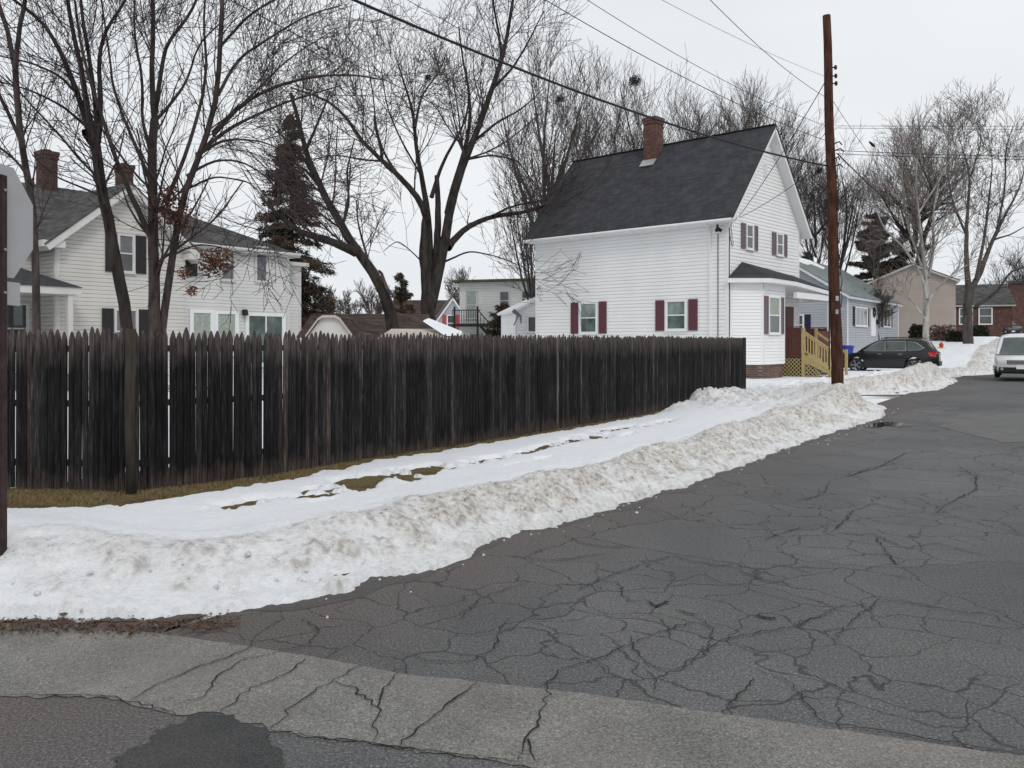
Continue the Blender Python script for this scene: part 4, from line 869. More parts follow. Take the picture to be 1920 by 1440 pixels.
# garage with brown roof, gambrel shed, low tan roof
Yq = 24; gx = (568-960)/F*Yq
GA = empty('garage', ((600-960)/F*26, 26, 0), radians(6), 'long low garage with a rough brown roof beyond the fence', 'garage')
mb = MB(); mb.box(-.1, 3.0, 0, 4, 0, 1.9); mb.build('wall', M['siding_dull'], GA)
mb = MB(); n_ = 24
top = [(-.5+3.9*i/n_, 1.9, 2.60+.05*fbm(i*.7, 3)) for i in range(n_+1)]; bot = [(-.7+4.4*i/n_, -.3, 1.78+.03*fbm(i*.9, 8)) for i in range(n_+1)]; bk2 = [(-.7+4.4*i/n_, 4.1, 1.78) for i in range(n_+1)]
for i in range(n_): mb.poly([bot[i], bot[i+1], top[i+1], top[i]]); mb.poly([top[i], top[i+1], bk2[i+1], bk2[i]])
mb.poly([bot[0], top[0], bk2[0]]); mb.poly([bot[-1], bk2[-1], top[-1]]); mb.build('roof', M['shingle_brown'], GA)
GS = empty('garden_shed', (gx, Yq, 0), radians(-4), 'small shed with pale trimmed gambrel front just over the fence', 'shed')
w_ = (672-568)/F*Yq; zz1 = EYE+(HZ-592)/F*Yq; xs = [0, .38, .62, w_-.62-.02, w_-.38, w_]; prof = [(0, EYE+.02), (.48, zz1-.08), (.62, zz1), (w_-.62, zz1), (w_-.48, zz1-.08), (w_, EYE+.02)]
mb = MB(); mb.prism([(.05, 0, 0), (w_-.05, 0, 0)]+[(min(max(x, .05), w_-.05), 0, z-.02) for x, z in prof[::-1]], (0, 1.4, 0)); mb.build('wall', M['siding_dull'], GS)
mb = MB()
for (a, b), (c, d) in zip(prof[:-1], prof[1:]): mb.slab([(a, -.1, b), (c, -.1, d), (c, 1.5, d), (a, 1.5, b)], .04)
ro = mb.build('roof', M['shingle_brown'], GS); mb = MB()
for (a, b), (c, d) in zip(prof[:-1], prof[1:]): mb.prism([(a, -.13, b+.01), (c, -.13, d+.01), (c, -.13, d-.06), (a, -.13, b-.06)], (0, .028, 0))
mb.build('rake_trim', M['siding_beige'], ro)
GT = empty('lean_to', ((715-960)/F*20, 20, 0), radians(10), 'low tan lean-to roof carrying a slab of snow behind the fence', 'lean-to')
mb = MB(); mb.box(0, 1.8, 0, 1.8, 0, 1.72); mb.build('wall', M['siding_beige'], GT); mb = MB(); mb.slab([(-.1, -.2, 1.74), (1.95, -.2, 1.74), (1.85, 2, 2.0), (.3, 2, 2.0)], .05); ro = mb.build('roof', M['siding_beige'], GT)
mb = MB(); mb.prism([(1.12, 1.8, 2.2), (1.22, 1.8, 2.24), (1.95, .2, 1.86), (1.95, .1, 1.80), (1.55, .1, 1.80)], (.1, .6, .06)); mb.build('snow_slab', M['yard'], ro)
# ------------------------------------------------------------------ trees
def norm(a): return a/np.maximum(np.linalg.norm(a, axis=-1, keepdims=True), 1e-9)
def tubes_np(Pn, R, k):
    """Pn (N,K,3), R (N,K) -> verts, quads"""
    N_, K = R.shape; T = np.empty_like(Pn); T[:, 1:-1] = Pn[:, 2:]-Pn[:, :-2]; T[:, 0] = Pn[:, 1]-Pn[:, 0]; T[:, -1] = Pn[:, -1]-Pn[:, -2]; T = norm(T)
    m_ = norm(Pn[:, -1]-Pn[:, 0]); ref = np.where(np.abs(m_[:, 2:3]) > .75, np.array([[1., 0, 0]]), np.array([[0, 0, 1.]]))[:, None, :]
    U = norm(np.cross(T, ref)); V = np.cross(T, U); a = np.arange(k)*2*pi/k
    v = Pn[:, :, None, :]+R[:, :, None, None]*(np.cos(a)[None, None, :, None]*U[:, :, None, :]+np.sin(a)[None, None, :, None]*V[:, :, None, :])
    idx = np.arange(N_*K*k).reshape(N_, K, k); r = np.roll(idx, -1, 2)
    q = np.stack([idx[:, :-1], r[:, :-1], r[:, 1:], idx[:, 1:]], -1).reshape(-1, 4)
    return v.reshape(-1, 3), q
def resample(pts, K):
    p = np.array(pts, float); d = np.r_[0, np.cumsum(np.linalg.norm(np.diff(p, axis=0), axis=1))]; t = np.linspace(0, d[-1], K)
    # smooth through the points (Catmull-like by cubic interpolation on cumulative length)
    o = np.stack([np.interp(t, d, p[:, i]) for i in range(3)], 1)
    for _ in range(2): o[1:-1] = (o[:-2]+2*o[1:-1]+o[2:])/4
    return o
def children_of(Pp, Rp, n_per, ang, length, lvar, rk, rmin, up, wig, umin=.2, umax=1., K=6, fall=.5, flat=0, topk=1.0):
    """spawn n_per (array) children on each parent"""
    Np, Kp = Rp.shape; par = np.repeat(np.arange(Np), n_per)
    if len(par) == 0: return None
    um = umin if np.isscalar(umin) else umin[par]
    u = um+(umax-um)*rng.random(len(par)); x = u*(Kp-1); i = np.minimum(x.astype(int), Kp-2); f = (x-i)[:, None]
    st = Pp[par, i]*(1-f)+Pp[par, i+1]*f; T = norm(Pp[par, i+1]-Pp[par, i]); pr = Rp[par, i]*(1-f[:, 0])+Rp[par, i+1]*f[:, 0]
    plen = np.linalg.norm(Pp[:, -1]-Pp[:, 0], axis=1)[par]
    rnd = norm(rng.normal(size=T.shape)); perp = norm(rnd-(rnd*T).sum(1, keepdims=True)*T)
    th = radians(ang)*rng.uniform(.65, 1.35, len(par)); d = T*np.cos(th)[:, None]+perp*np.sin(th)[:, None]
    L = (length if length > 0 else -length*plen)*rng.uniform(1-lvar, 1+lvar, len(par))*(1-fall*(u-.2).clip(0, 1))
    r0 = np.maximum(np.minimum(pr*rk, L*.03+rmin), rmin); o = np.empty((len(par), K, 3)); o[:, 0] = st; step = (L/(K-1))[:, None]
    for k in range(1, K):
        d = d+rng.normal(0, wig, d.shape)+np.array([0, 0, up]); d = norm(d); o[:, k] = o[:, k-1]+d*step
    R = r0[:, None]*np.linspace(1, .45, K)[None]; R = np.maximum(R, rmin*.8)
    return o, R
def tree(name, limbs, levels, label, mats=('bark', 'twig'), base=None, group=None, rmin=.005, maxz=None, trunkK=16, cat='tree', umin0=.3, rs=1.):
    """limbs: (points3d, r0, r1, umin, density factor)"""
    if base is None: base = limbs[0][0][0]
    limbs = [(l[0], l[1]*rs, l[2]*rs)+tuple(l[3:]) for l in limbs]
    base = np.array([base[0], base[1], 0.0]); e = empty(name, tuple(base), 0, label, cat, group)
    Pn = np.stack([resample(l[0], trunkK) for l in limbs])-base
    wob = rng.normal(0, 1, Pn.shape)*np.array([l[1] for l in limbs])[:, None, None]*.05; wob[:, 0] = 0; Pn = Pn+wob
    R = np.stack([l[1]+(l[2]-l[1])*np.linspace(0, 1, trunkK)**.8 for l in limbs])
    um = np.array([l[3] if len(l) > 3 else umin0 for l in limbs]); dk = np.array([l[4] if len(l) > 4 else 1. for l in limbs])
    v, q = tubes_np(Pn, R, 9); trunk_parts = [(v, q)]; tw = []
    L0 = np.linalg.norm(np.diff(Pn, axis=1), axis=2).sum(1); cur = (Pn, R)
    for li, lv in enumerate(levels):
        Pc, Rc = cur; Ls = np.linalg.norm(np.diff(Pc, axis=1), axis=2).sum(1)
        ex = lv['n']*Ls*((dk*(1-um)) if li == 0 else 1); n_ = np.floor(ex+rng.random(len(ex))).astype(int)
        lv = dict(lv); lv.pop('n'); k = lv.pop('sides', 3)
        r = children_of(Pc, Rc, n_, rmin=rmin, umin=um if li == 0 else .12, **lv)
        if r is None: break
        o, Rr = r
        if maxz is not None: kp = o[:, 0, 2] < maxz; o, Rr = o[kp], Rr[kp]
        z = o[:, :, 2].min(1) > .3; o, Rr = o[z], Rr[z]
        if len(o) == 0: break
        v, q = tubes_np(o, Rr, k)
        if li == 0 and Rr[:, 0].mean() > .02: trunk_parts.append((v, q))
        else: tw.append((v, q))
        cur = (o, Rr)
    def join(ps, nm, mt):
        if not ps: return
        vs = np.concatenate([p[0] for p in ps]); off = np.cumsum([0]+[len(p[0]) for p in ps[:-1]]); qs = np.concatenate([p[1]+o_ for p, o_ in zip(ps, off)])
        me = bpy.data.meshes.new(nm); raw(me, vs, qs, nm == 'trunk'); return link(nm, me, M[mt], e)
    join(trunk_parts, 'trunk', mats[0]); join(tw, 'crown', mats[1])
    return e, cur
def pl(pts, Y, dz=0, drift=0, y0=0):
    n_ = len(pts); return [P(x, y, Y+y0+drift*i/(n_-1)+(rng.normal(0, .12) if 0 < i < n_-1 else 0)) for i, (x, y) in enumerate(pts)]
def root(px, py, Y): p = P(px, py, Y); return np.array([p[0], p[1], H(p[0], p[1])-.05])
LV = [dict(n=3.4, ang=42, length=2.0, lvar=.45, rk=.28, up=.06, wig=.07, K=9, fall=.3, sides=4),
      dict(n=4.2, ang=36, length=.95, lvar=.5, rk=.5, up=.05, wig=.08, K=6, fall=.35),
      dict(n=4.6, ang=35, length=.45, lvar=.5, rk=.7, up=.03, wig=.10, K=4, fall=.3)]
def lv(*mods):
    o = []
    for a, b in zip(LV, mods): d = dict(a); d.update(b); o.append(d)
    return o
# slim tree at far left
Y = 12.6
tree('bare_tree', [([root(72, 640, Y)]+pl([(69, 610), (66, 480), (65, 380), (49, 329), (40, 267), (31, 178), (29, 133)], Y), .075, .05, .5), (pl([(29, 133), (15, 60), (-5, 0), (-30, -80)], Y, drift=.5), .045, .03), (pl([(29, 133), (35, 60), (48, 0), (50, -90)], Y, drift=-.4), .045, .03), (pl([(40, 267), (10, 200), (-30, 120), (-60, 20)], Y, drift=-.8), .035, .02), (pl([(66, 350), (30, 300), (-10, 270), (-60, 230)], Y, drift=-.8), .025, .015)],
     lv(dict(n=3.2), dict(n=3.6), dict(n=4)), 'slim grey bare tree at the left edge beside the octagonal sign', group='bare yard trees behind the picket fence', rs=.88)
# leaning cut tree
Y = 13.2
tree('bare_tree', [([root(245, 640, Y)]+pl([(240, 609), (222, 511), (200, 400), (187, 329), (178, 260)], Y), .12, .088, .75),
  (pl([(178, 275), (168, 262), (160, 248)], Y, drift=-.1), .07, .065, .9, 0),
  (pl([(176, 270), (162, 231), (147, 178), (129, 133), (107, 80), (76, 36), (27, 0), (-30, -40)], Y, drift=-.8), .065, .02), (pl([(177, 260), (160, 190), (156, 147), (142, 80), (129, 27), (122, -60)], Y, drift=.8), .06, .03),
  (pl([(182, 275), (188, 249), (189, 178), (184, 111), (196, 58), (231, 9), (260, -40)], Y, drift=.6), .055, .02), (pl([(182, 245), (180, 200), (168, 110), (155, 40), (146, -60)], Y, drift=-.5), .05, .02),
  (pl([(147, 178), (110, 140), (60, 118), (0, 105)], Y, drift=-.6), .028, .012), (pl([(165, 240), (120, 200), (60, 170), (-10, 150)], Y, drift=.6), .03, .012), (pl([(196, 370), (150, 350), (100, 330), (60, 290)], Y, drift=.6), .022, .01)],
     lv(dict(n=3.8), dict(n=3.4), dict(n=3.8)), 'leaning dark bare tree with a sawn stub halfway up, left of the double-stemmed one', mats=('bark_dark', 'twig'), group='bare yard trees behind the picket fence', rs=.88)
# big double stemmed tree
Y = 13.8
tree('bare_tree', [([root(292, 640, Y)]+pl([(291, 609), (289, 500), (289, 444), (287, 373), (284, 284), (290, 222)], Y), .14, .075, .45),
  ([root(296, 640, Y)]+pl([(300, 609), (320, 511), (331, 422), (345, 345), (373, 289), (400, 249), (409, 178), (413, 80), (420, -60)], Y+.1, drift=-.6), .095, .035, .45),
  (pl([(290, 222), (284, 133), (288, 60), (284, -60)], Y, drift=.4), .06, .03), (pl([(290, 222), (302, 133), (310, 84), (355, 30), (385, -40)], Y, drift=-.5), .05, .02),
  (pl([(283, 445), (262, 400), (240, 355), (218, 302), (198, 240), (175, 170), (150, 90), (140, 0)], Y, drift=-1), .06, .018),
  (pl([(285, 350), (262, 290), (235, 230), (212, 170), (205, 100), (190, 0)], Y, drift=1), .04, .015),
  (pl([(400, 249), (444, 200), (511, 163), (573, 145), (650, 138), (720, 150)], Y, drift=-1), .045, .012), (pl([(370, 290), (400, 262), (444, 232), (533, 192), (640, 160)], Y, drift=.8), .045, .012),
  (pl([(380, 285), (410, 266), (444, 260), (500, 266), (545, 292)], Y, drift=-.8), .032, .01), (pl([(409, 178), (444, 111), (511, 67), (578, 27), (640, 10)], Y, drift=.9), .035, .012), (pl([(411, 90), (467, 27), (530, -10), (600, -50)], Y, drift=-.9), .03, .012),
  (pl([(311, 380), (345, 300), (375, 205), (390, 130), (380, 40), (390, -50)], Y, drift=1.3), .045, .018), (pl([(288, 230), (325, 190), (352, 150), (372, 80), (440, 20)], Y, drift=1.3), .035, .012),
  (pl([(322, 480), (348, 466), (373, 458), (410, 462), (450, 476)], Y, drift=-.7), .022, .008), (pl([(350, 330), (400, 300), (450, 300), (500, 330), (530, 370)], Y, drift=1.0), .03, .01), (pl([(340, 360), (400, 330), (470, 340), (510, 390)], Y, drift=-1.0), .024, .008), (pl([(400, 255), (460, 190), (540, 110), (620, 60)], Y, drift=1.5), .03, .01), (pl([(284, 290), (265, 225), (268, 150), (250, 60), (255, -40)], Y, drift=-1.0), .035, .015)],
     lv(dict(n=3.8, length=2.0), dict(n=3.5), dict(n=3.8)), 'large double-stemmed bare tree with wide arching limbs in front of the left house', group='bare yard trees behind the picket fence', rs=.88)
def clump(name, specs, mat, label, cat, n=900, size=.04, parent=None, group=None, flat=1.):
    vv = []; c0 = specs[0][0]
    for (c, r, k) in specs:
        for _ in range(int(n*k)):
            p = rng.normal(0, 1, 3); p = p/np.linalg.norm(p)*rng.random()**.45*np.array([r, r, r*flat]); p = np.array(c)+p-np.array(c0)
            a = norm(rng.normal(size=3)); b = norm(np.cross(a, rng.normal(size=3))); s = size*rng.uniform(.5, 1.3)
            vv += [p-a*s, p-b*s*.5, p+a*s, p+b*s*.5]
    v4 = np.array(vv); me = bpy.data.meshes.new(name); raw(me, v4, np.arange(len(v4)).reshape(-1, 4)); o = link(name, me, M[mat], parent); 
    if not parent: o.location = c0; tag(o, label, cat, group)
    return o
Yc = 13.0
clump('leaf_cluster', [(P(345, 512, Yc), .12, .5)], 'leaf_dead', 'small dead leaf tuft on the branch left of the rust-brown cluster', 'leaves', 210, .03)
clump('leaf_cluster', [(P(360, 545, Yc), .10, .4)], 'leaf_dead', 'small dead leaf tuft dangling below the rust-brown cluster', 'leaves', 210, .03)
o = clump('leaf_cluster', [(P(405, 490, Yc), .25, 1), (P(395, 493, Yc), .24, .8), (P(415, 489, Yc), .22, .6)], 'leaf_dead', 'cluster of dead rust-brown leaves hanging on a branch before the pale house wing', 'leaves', 210, .035)
clump('leaf_cluster', [(P(320, 400, 13.6), .32, 1), (P(315, 365, 13.6), .18, .5), (P(345, 410, 13.6), .25, .7), (P(300, 385, 13.6), .2, .5)], 'leaf_dead', 'tangle of dead brown leaves where the double stems part', 'leaves', 330, .032)
# forked leaning tree over the garage
Y = 24.5
FR = 'bare maples beyond the fence'
tree('bare_tree', [([root(742, 640, Y)]+pl([(740, 600), (733, 569), (707, 516), (667, 471), (640, 427), (613, 373), (587, 329), (573, 284), (560, 230), (545, 175)], Y), .25, .05, .35),
  (pl([(667, 473), (645, 462), (622, 453), (587, 444), (547, 427), (520, 400), (490, 370)], Y, drift=-1.5), .15, .04), (pl([(600, 350), (575, 320), (540, 300), (500, 290)], Y, drift=1.5), .06, .02), (pl([(640, 430), (655, 380), (650, 320), (665, 260)], Y, drift=1), .05, .02), (pl([(573, 284), (600, 220), (620, 170)], Y, drift=-1), .05, .02), (pl([(587, 329), (560, 280), (510, 240)], Y, drift=1), .05, .02)],
     lv(dict(n=2.2, length=2.8, up=.08), dict(n=2.8, length=1.4), dict(n=3.2, length=.75)), 'dark forked tree leaning left over the brown garage roof', mats=('bark_dark', 'twig'), group=FR, rmin=.0075)
tree('broken_branch', [(pl([(706, 510), (712, 500), (722, 530), (728, 550), (742, 556)], 24), .04, .05, 1, 0)], [], 'broken pale-tipped branch stub hanging beside the leaning trunk', mats=('bark_grey', 'twig'), base=P(706, 510, 24), cat='branch', trunkK=8)
# big central maple
Y = 36; SCT = 36/27
tree('bare_tree', [([root(805, 640, Y)]+pl([(803, 600), (803, 573), (800, 524), (795, 470), (793, 444), (800, 400)], Y), .46, .15, .9, 0),
  (pl([(800, 410), (796, 382), (756, 338), (720, 302), (676, 267), (653, 222), (640, 204), (600, 180), (545, 165)], Y, drift=-2), .16, .03, .15),
  (pl([(803, 520), (806, 450), (802, 391), (791, 338), (778, 267), (778, 213), (760, 164), (747, 120)], Y, drift=1.5), .2, .03, .45), (pl([(778, 240), (785, 200), (791, 178), (827, 130), (840, 90)], Y, drift=2), .07, .02),
  (pl([(812, 540), (818, 500), (822, 400), (819, 330)], Y, drift=.3), .22, .10, .9, .2), (pl([(809, 370), (822, 325), (836, 293), (867, 240), (880, 200), (875, 130)], Y, drift=2.5), .10, .02),
  (pl([(805, 580), (815, 533), (838, 450), (840, 378), (867, 311), (893, 258), (911, 196), (932, 140), (942, 116), (956, 53), (960, -10), (975, -80)], Y, drift=-.5), .27, .04, .4),
  (pl([(838, 400), (850, 345), (871, 284), (884, 222), (880, 169), (867, 111), (860, 50)], Y, drift=2), .13, .03), (pl([(942, 116), (935, 60), (925, 10), (920, -60)], Y, drift=1), .07, .03), (pl([(925, 165), (960, 130), (990, 80), (1020, 20)], Y, drift=-1), .07, .02),
  (pl([(840, 465), (858, 440), (880, 422), (924, 404), (978, 400), (1035, 382), (1060, 365)], Y, drift=6), .17, .05, .2, .7), (pl([(924, 405), (955, 388), (1000, 378), (1040, 375)], Y, y0=2, drift=5), .07, .02),
  (pl([(893, 262), (930, 230), (978, 205), (1020, 165)], Y, drift=2), .07, .02), (pl([(716, 302), (714, 276), (704, 240), (702, 218)], Y, drift=.5), .07, .05, .8, .3), (pl([(750, 332), (720, 290), (705, 240), (700, 180), (690, 120)], Y, drift=2), .06, .02),
  (pl([(872, 300), (920, 290), (970, 300), (1000, 340)], Y, drift=1.5), .05, .02), (pl([(835, 490), (880, 470), (930, 480), (980, 500)], Y, drift=2), .05, .015), (pl([(720, 302), (680, 300), (630, 290), (580, 300)], Y, drift=1.5), .05, .02), (pl([(790, 330), (750, 260), (725, 200), (715, 130)], Y, drift=-2), .05, .02), (pl([(800, 500), (770, 470), (745, 450), (720, 470)], Y, drift=1), .035, .015)],
     lv(dict(n=1.8, length=3.4, up=.07), dict(n=2.1, length=1.8), dict(n=2.5, length=1.0)), 'biggest bare maple, many thick stems rising behind the garage at mid picture', mats=('bark_dark', 'twig'), group=FR, rmin=.0095, rs=1.0)
# upright fan trees
def fan_tree(bx, by, Y, topy, wpx, label, r0=.3, nl=9, split=.35, mats=('bark_grey', 'twig_far'), dens=1., group=None, rmin=.012, spread=1., K1=None, name='bare_tree', trunk_to=None, seed=0, lean=0):
    b = root(bx, by, Y); zt = EYE+(HZ-topy)/F*Y; Ht = (zt-b[2])*.90; hw = wpx/2/F*Y*.9; limbs = []
    zs = b[2]+Ht*split
    limbs.append(([b, b+np.array([.1, 0, Ht*split*.5]), b+np.array([lean*.3+rng.normal(0, .25), 0, Ht*split]), b+np.array([lean*.6+rng.normal(0, .9), 0, Ht*.7]), b+np.array([lean, 0, Ht*.95])], r0*.85, r0*.10, .35))
    for i in range(nl):
        a = 2*pi*(i/nl)+rng.uniform(-.3, .3); s_ = Ht*split*rng.uniform(.85, 1.6); s_ = min(s_, Ht*.65); q = rng.uniform(.45, 1.)*hw; top = Ht*rng.uniform(.78, 1.0)*(1-.18*(q/hw)**2)
        d = np.array([cos(a), sin(a), 0])*q; st_ = b+np.array([lean*.3, 0, s_])
        limbs.append(([st_, st_+d*.42*spread+np.array([0, 0, (top-s_)*.28]), st_+d*.75+np.array([0, 0, (top-s_)*.62]), b+d+np.array([0, 0, top*.96])], r0*.45, r0*.09, .15))
    g = Ht/16
    L = lv(dict(n=1.8*dens/g, length=3.2*g, up=.11, ang=32, rk=.26), dict(n=1.9*dens/g, length=1.9*g, ang=30, up=.08), dict(n=2.0*dens/g, length=1.05*g, ang=28, up=.07))
    return tree(name, limbs, L, label, mats=mats, group=group, rmin=rmin, umin0=.15, trunkK=12)
FG = 'tall bare trees behind the white house'
fan_tree(1032, 600, 50, 40, 250, 'tall upright bare tree left of the brick chimney, with a nest in it', .32, 11, .38, group=FG, dens=.85)
fan_tree(1165, 600, 54, 90, 240, 'broad bare tree directly behind the brick chimney holding a round nest', .26, 12, .35, group=FG, dens=1.0)
fan_tree(1000, 600, 47, 250, 150, 'lower bare tree with drooping side twigs by the back corner of the white house', .2, 7, .3, group=FG, dens=.85)
fan_tree(1300, 600, 62, 190, 190, 'bare tree showing over the roof ridge right of the chimney', .3, 12, .4, group=FG, dens=1.35)
fan_tree(1405, 600, 64, 165, 220, 'rounded bare tree showing over the gable end of the roof', .3, 14, .4, group=FG, dens=1.35)
fan_tree(1530, 600, 68, 290, 120, 'bare tree half hidden behind the utility pole', .22, 9, .4, group=FG, dens=1.15)
FS = 'bare street trees at the right'
fan_tree(1572, 600, 70, 250, 170, 'vase-shaped bare tree just right of the utility pole', .25, 7, .28, group=FS, dens=.8)
# ivy-clad trunk, birch and street maple
Y = 64
fan_tree(1717, 640, 66, 230, 190, 'tall dark ivy-wrapped tree behind the white birch', .5, 11, .5, group=FS, dens=1.3, mats=('bark_dark', 'twig_far'))
Y = 53
tree('birch_tree', [([root(1736, 640, Y)]+pl([(1735, 627), (1737, 570), (1740, 517), (1730, 483), (1724, 417), (1715, 340), (1722, 270), (1735, 215)], Y), .30, .015, .3), (pl([(1738, 560), (1732, 523), (1700, 470), (1673, 443), (1653, 423), (1640, 380)], Y, drift=-1), .16, .04, .25), (pl([(1737, 580), (1743, 557), (1777, 520), (1813, 497)], Y, drift=-1), .11, .05, .3), (pl([(1740, 520), (1752, 470), (1748, 400), (1765, 320), (1775, 240)], Y, drift=1), .16, .015, .2), (pl([(1728, 500), (1700, 420), (1690, 330), (1700, 250)], Y, drift=1.5), .10, .03), (pl([(1736, 600), (1715, 570), (1690, 545)], Y, drift=-.8), .07, .04, .5),
    (pl([(1722, 400), (1760, 340), (1790, 280), (1800, 220)], Y, drift=-1.5), .09, .02), (pl([(1735, 500), (1760, 440), (1775, 400)], Y, drift=-1.5), .08, .03)],
     lv(dict(n=2.6, length=2.2, up=.07), dict(n=2.8, length=1.25), dict(n=3.0, length=.8)), 'white-barked birch with forked stems in front of the beige house', mats=('birch', 'birch_twig'), rmin=.012, rs=.74)
Y = 55
tree('bare_tree', [([root(1815, 652, Y)]+pl([(1815, 640), (1813, 600), (1814, 567), (1820, 533)], Y), .46, .36, .95, 0), (pl([(1816, 545), (1811, 483), (1813, 400), (1820, 317), (1803, 280), (1795, 240)], Y, drift=-1), .28, .015, .3), (pl([(1822, 540), (1837, 517), (1860, 450), (1890, 393), (1915, 350), (1925, 290)], Y, drift=1), .28, .015, .25), (pl([(1830, 525), (1845, 450), (1855, 370), (1862, 300), (1850, 240)], Y, drift=2), .18, .015, .25),
    (pl([(1828, 575), (1850, 562), (1873, 543), (1893, 510), (1920, 500)], Y, drift=-1), .16, .06, .4), (pl([(1870, 430), (1885, 350), (1885, 280), (1900, 235)], Y, drift=-1.5), .12, .03), (pl([(1812, 440), (1785, 380), (1775, 310), (1780, 250)], Y, drift=1.5), .12, .03), (pl([(1860, 450), (1895, 440), (1930, 420)], Y, drift=-1), .10, .03), (pl([(1820, 330), (1840, 270), (1835, 215)], Y, drift=1), .08, .02)],
     lv(dict(n=2.6, length=2.3, up=.07), dict(n=2.8, length=1.3), dict(n=3.0, length=.8)), 'thick-trunked street maple rising from the snow near the white car', mats=('bark_grey', 'twig_far'), group=FS, rmin=.012, rs=.74)
fan_tree(1640, 620, 85, 330, 130, 'thin bare tree in front of the dark pines', .22, 6, .4, group=FS, dens=.8, rmin=.016)
fan_tree(1648, 640, 54, 520, 60, 'small young bare tree in front of the beige house wall', .06, 5, .35, group=FS, dens=1., rmin=.011)
for i, (px, ty, wd, Y, lb) in enumerate([(1900, 470, 90, 110, 'distant bare tree above the dark parked car at the right edge'), (1865, 520, 70, 100, 'distant low bare tree between maple trunk and brick building'), (700, 520, 80, 85, 'faint distant bare tree left of the leaning trunk'), (650, 545, 70, 95, 'small distant bare tree above the garage roof'), (610, 540, 60, 90, 'distant bare tree beside the spruce foot'), (860, 500, 60, 90, 'distant bare tree between big maple and grey building')]):
    fan_tree(px, 630, Y, ty, wd, lb, .18, 6, .3, group='distant bare trees', dens=.9, rmin=.018)
# conifers
def conifer(px, Y, topy, wpx, label, droop=.35, mats=('needle', 'needle_brown'), nw=34, nb=9, leaf=.17, gap=0., base_z=.2, name='spruce_tree', power=.8, dens=1.):
    b = root(px, 600, Y); zt = EYE+(HZ-topy)/F*Y; hw = wpx/2/F*Y; e = empty(name, tuple(b), 0, label, 'tree'); Ht = zt-b[2]
    mb = MB(); mb.tube([(0, 0, 0), (0.05, 0, Ht*.5), (0, 0, Ht)], .22, 8, .02); mb.build('trunk', M['bark_dark'], e)
    vv = [[], []]
    for i in range(nw):
        f = base_z+(1-base_z)*i/nw+rng.normal(0, .01); R = hw*(1-f)**power/(1-base_z)**power*1.0
        for j in range(nb):
            if rng.random() < gap: continue
            f = np.clip(base_z+(1-base_z)*(i+rng.uniform(-.9, .9))/nw, base_z*.8, .995); R = hw*(1-f)**power/(1-base_z)**power
            a = 2*pi*rng.random(); L = R*rng.uniform(.6, 1.18)+.12; k = int((30+110*L)*dens); t = rng.random(k)**.75
            d = np.array([cos(a), sin(a), 0]); p = d*(t*L)[:, None]+np.array([0, 0, 1])*(f*Ht-droop*(t**1.3)*L+.12*t**3*L)[:, None]
            sp = .05+.20*L*(1-t)*.7; side = np.array([-d[1], d[0], 0]); p = p+side*(rng.normal(0, 1, k)*sp)[:, None]+rng.normal(0, .05, (k, 3))
            p[:, 2] -= np.abs(rng.normal(0, .10, k))
            c = rng.normal(0, 1, (k, 3))+d*1.4+np.array([0, 0, -.5]); c = norm(c); q = norm(np.cross(c, rng.normal(size=(k, 3)))); s = leaf*rng.uniform(.5, 1.3, k)[:, None]
            quad = np.stack([p-c*s*.5, p+q*s*.10, p+c*s*.6, p-q*s*.10], 1); vv[1 if rng.random() < .30+.5*f else 0].append(quad.reshape(-1, 3))
    for g, nm, mt in ((vv[0], 'crown', mats[0]), (vv[1], 'brown_needles', mats[1])):
        v4 = np.concatenate(g); me = bpy.data.meshes.new(nm); raw(me, v4, np.arange(len(v4)).reshape(-1, 4)); link(nm, me, M[mt], e)
    return e
conifer(545, 40, 208, 205, 'tall dark spruce with rusty brown top behind the pale house wing', gap=.30, nw=42, nb=10, leaf=.26, base_z=.06, power=.72, dens=.8)
conifer(1640, 92, 395, 120, 'dark layered pine beyond the blue-grey ranch roof', droop=.05, nw=15, nb=9, leaf=.55, gap=.15, base_z=.15, name='pine_tree', power=.5, dens=1.2)
conifer(1690, 96, 430, 90, 'second dark pine behind the birch trunk', droop=.05, nw=13, nb=8, leaf=.55, gap=.2, base_z=.15, name='pine_tree', power=.5, dens=1.1)
conifer(1515, 90, 470, 60, 'dark pine tip between gable and utility pole', droop=.1, nw=10, nb=7, leaf=.5, gap=.1, name='pine_tree', power=.6)
conifer(752, 60, 512, 50, 'small round-topped pine beside the maple trunk', droop=-.2, nw=9, nb=7, leaf=.35, gap=.1, name='pine_tree', power=.5, base_z=.3)
conifer(940, 55, 568, 84, 'dark evergreen shrub right of the outside stairs', droop=.1, nw=7, nb=9, leaf=.3, name='evergreen_shrub', power=.5)
# low shrubs at the right
def shrub(px, Y, py, wpx, hpx, mat, label, n=500, twig=False):
    c = P(px, py, Y); g = root(px, py, Y); r = wpx/2/F*Y; h_ = hpx/F*Y
    return clump('shrub', [(np.array([c[0]+dx*r, c[1]+dy, g[2]+h_*.5]), r*.62, 1) for dx, dy in ((0, 0), (-.5, .3), (.5, -.2), (.2, .6))], mat, label, 'shrub', n, .12, flat=h_/2/(r*.62)+.2, group='shrubs along the house fronts')
shrub(1768, 62, 618, 44, 34, 'bush_pink', 'bare pinkish twiggy bush by the low brick-red house', 420)
shrub(1795, 60, 622, 30, 26, 'hedge', 'dark evergreen bush left of the maple trunk', 420)
shrub(1838, 70, 618, 26, 22, 'hedge', 'dark evergreen bush right of the maple trunk', 350)
shrub(1722, 60, 612, 26, 40, 'hedge', 'narrow dark bush behind the birch trunk', 420)
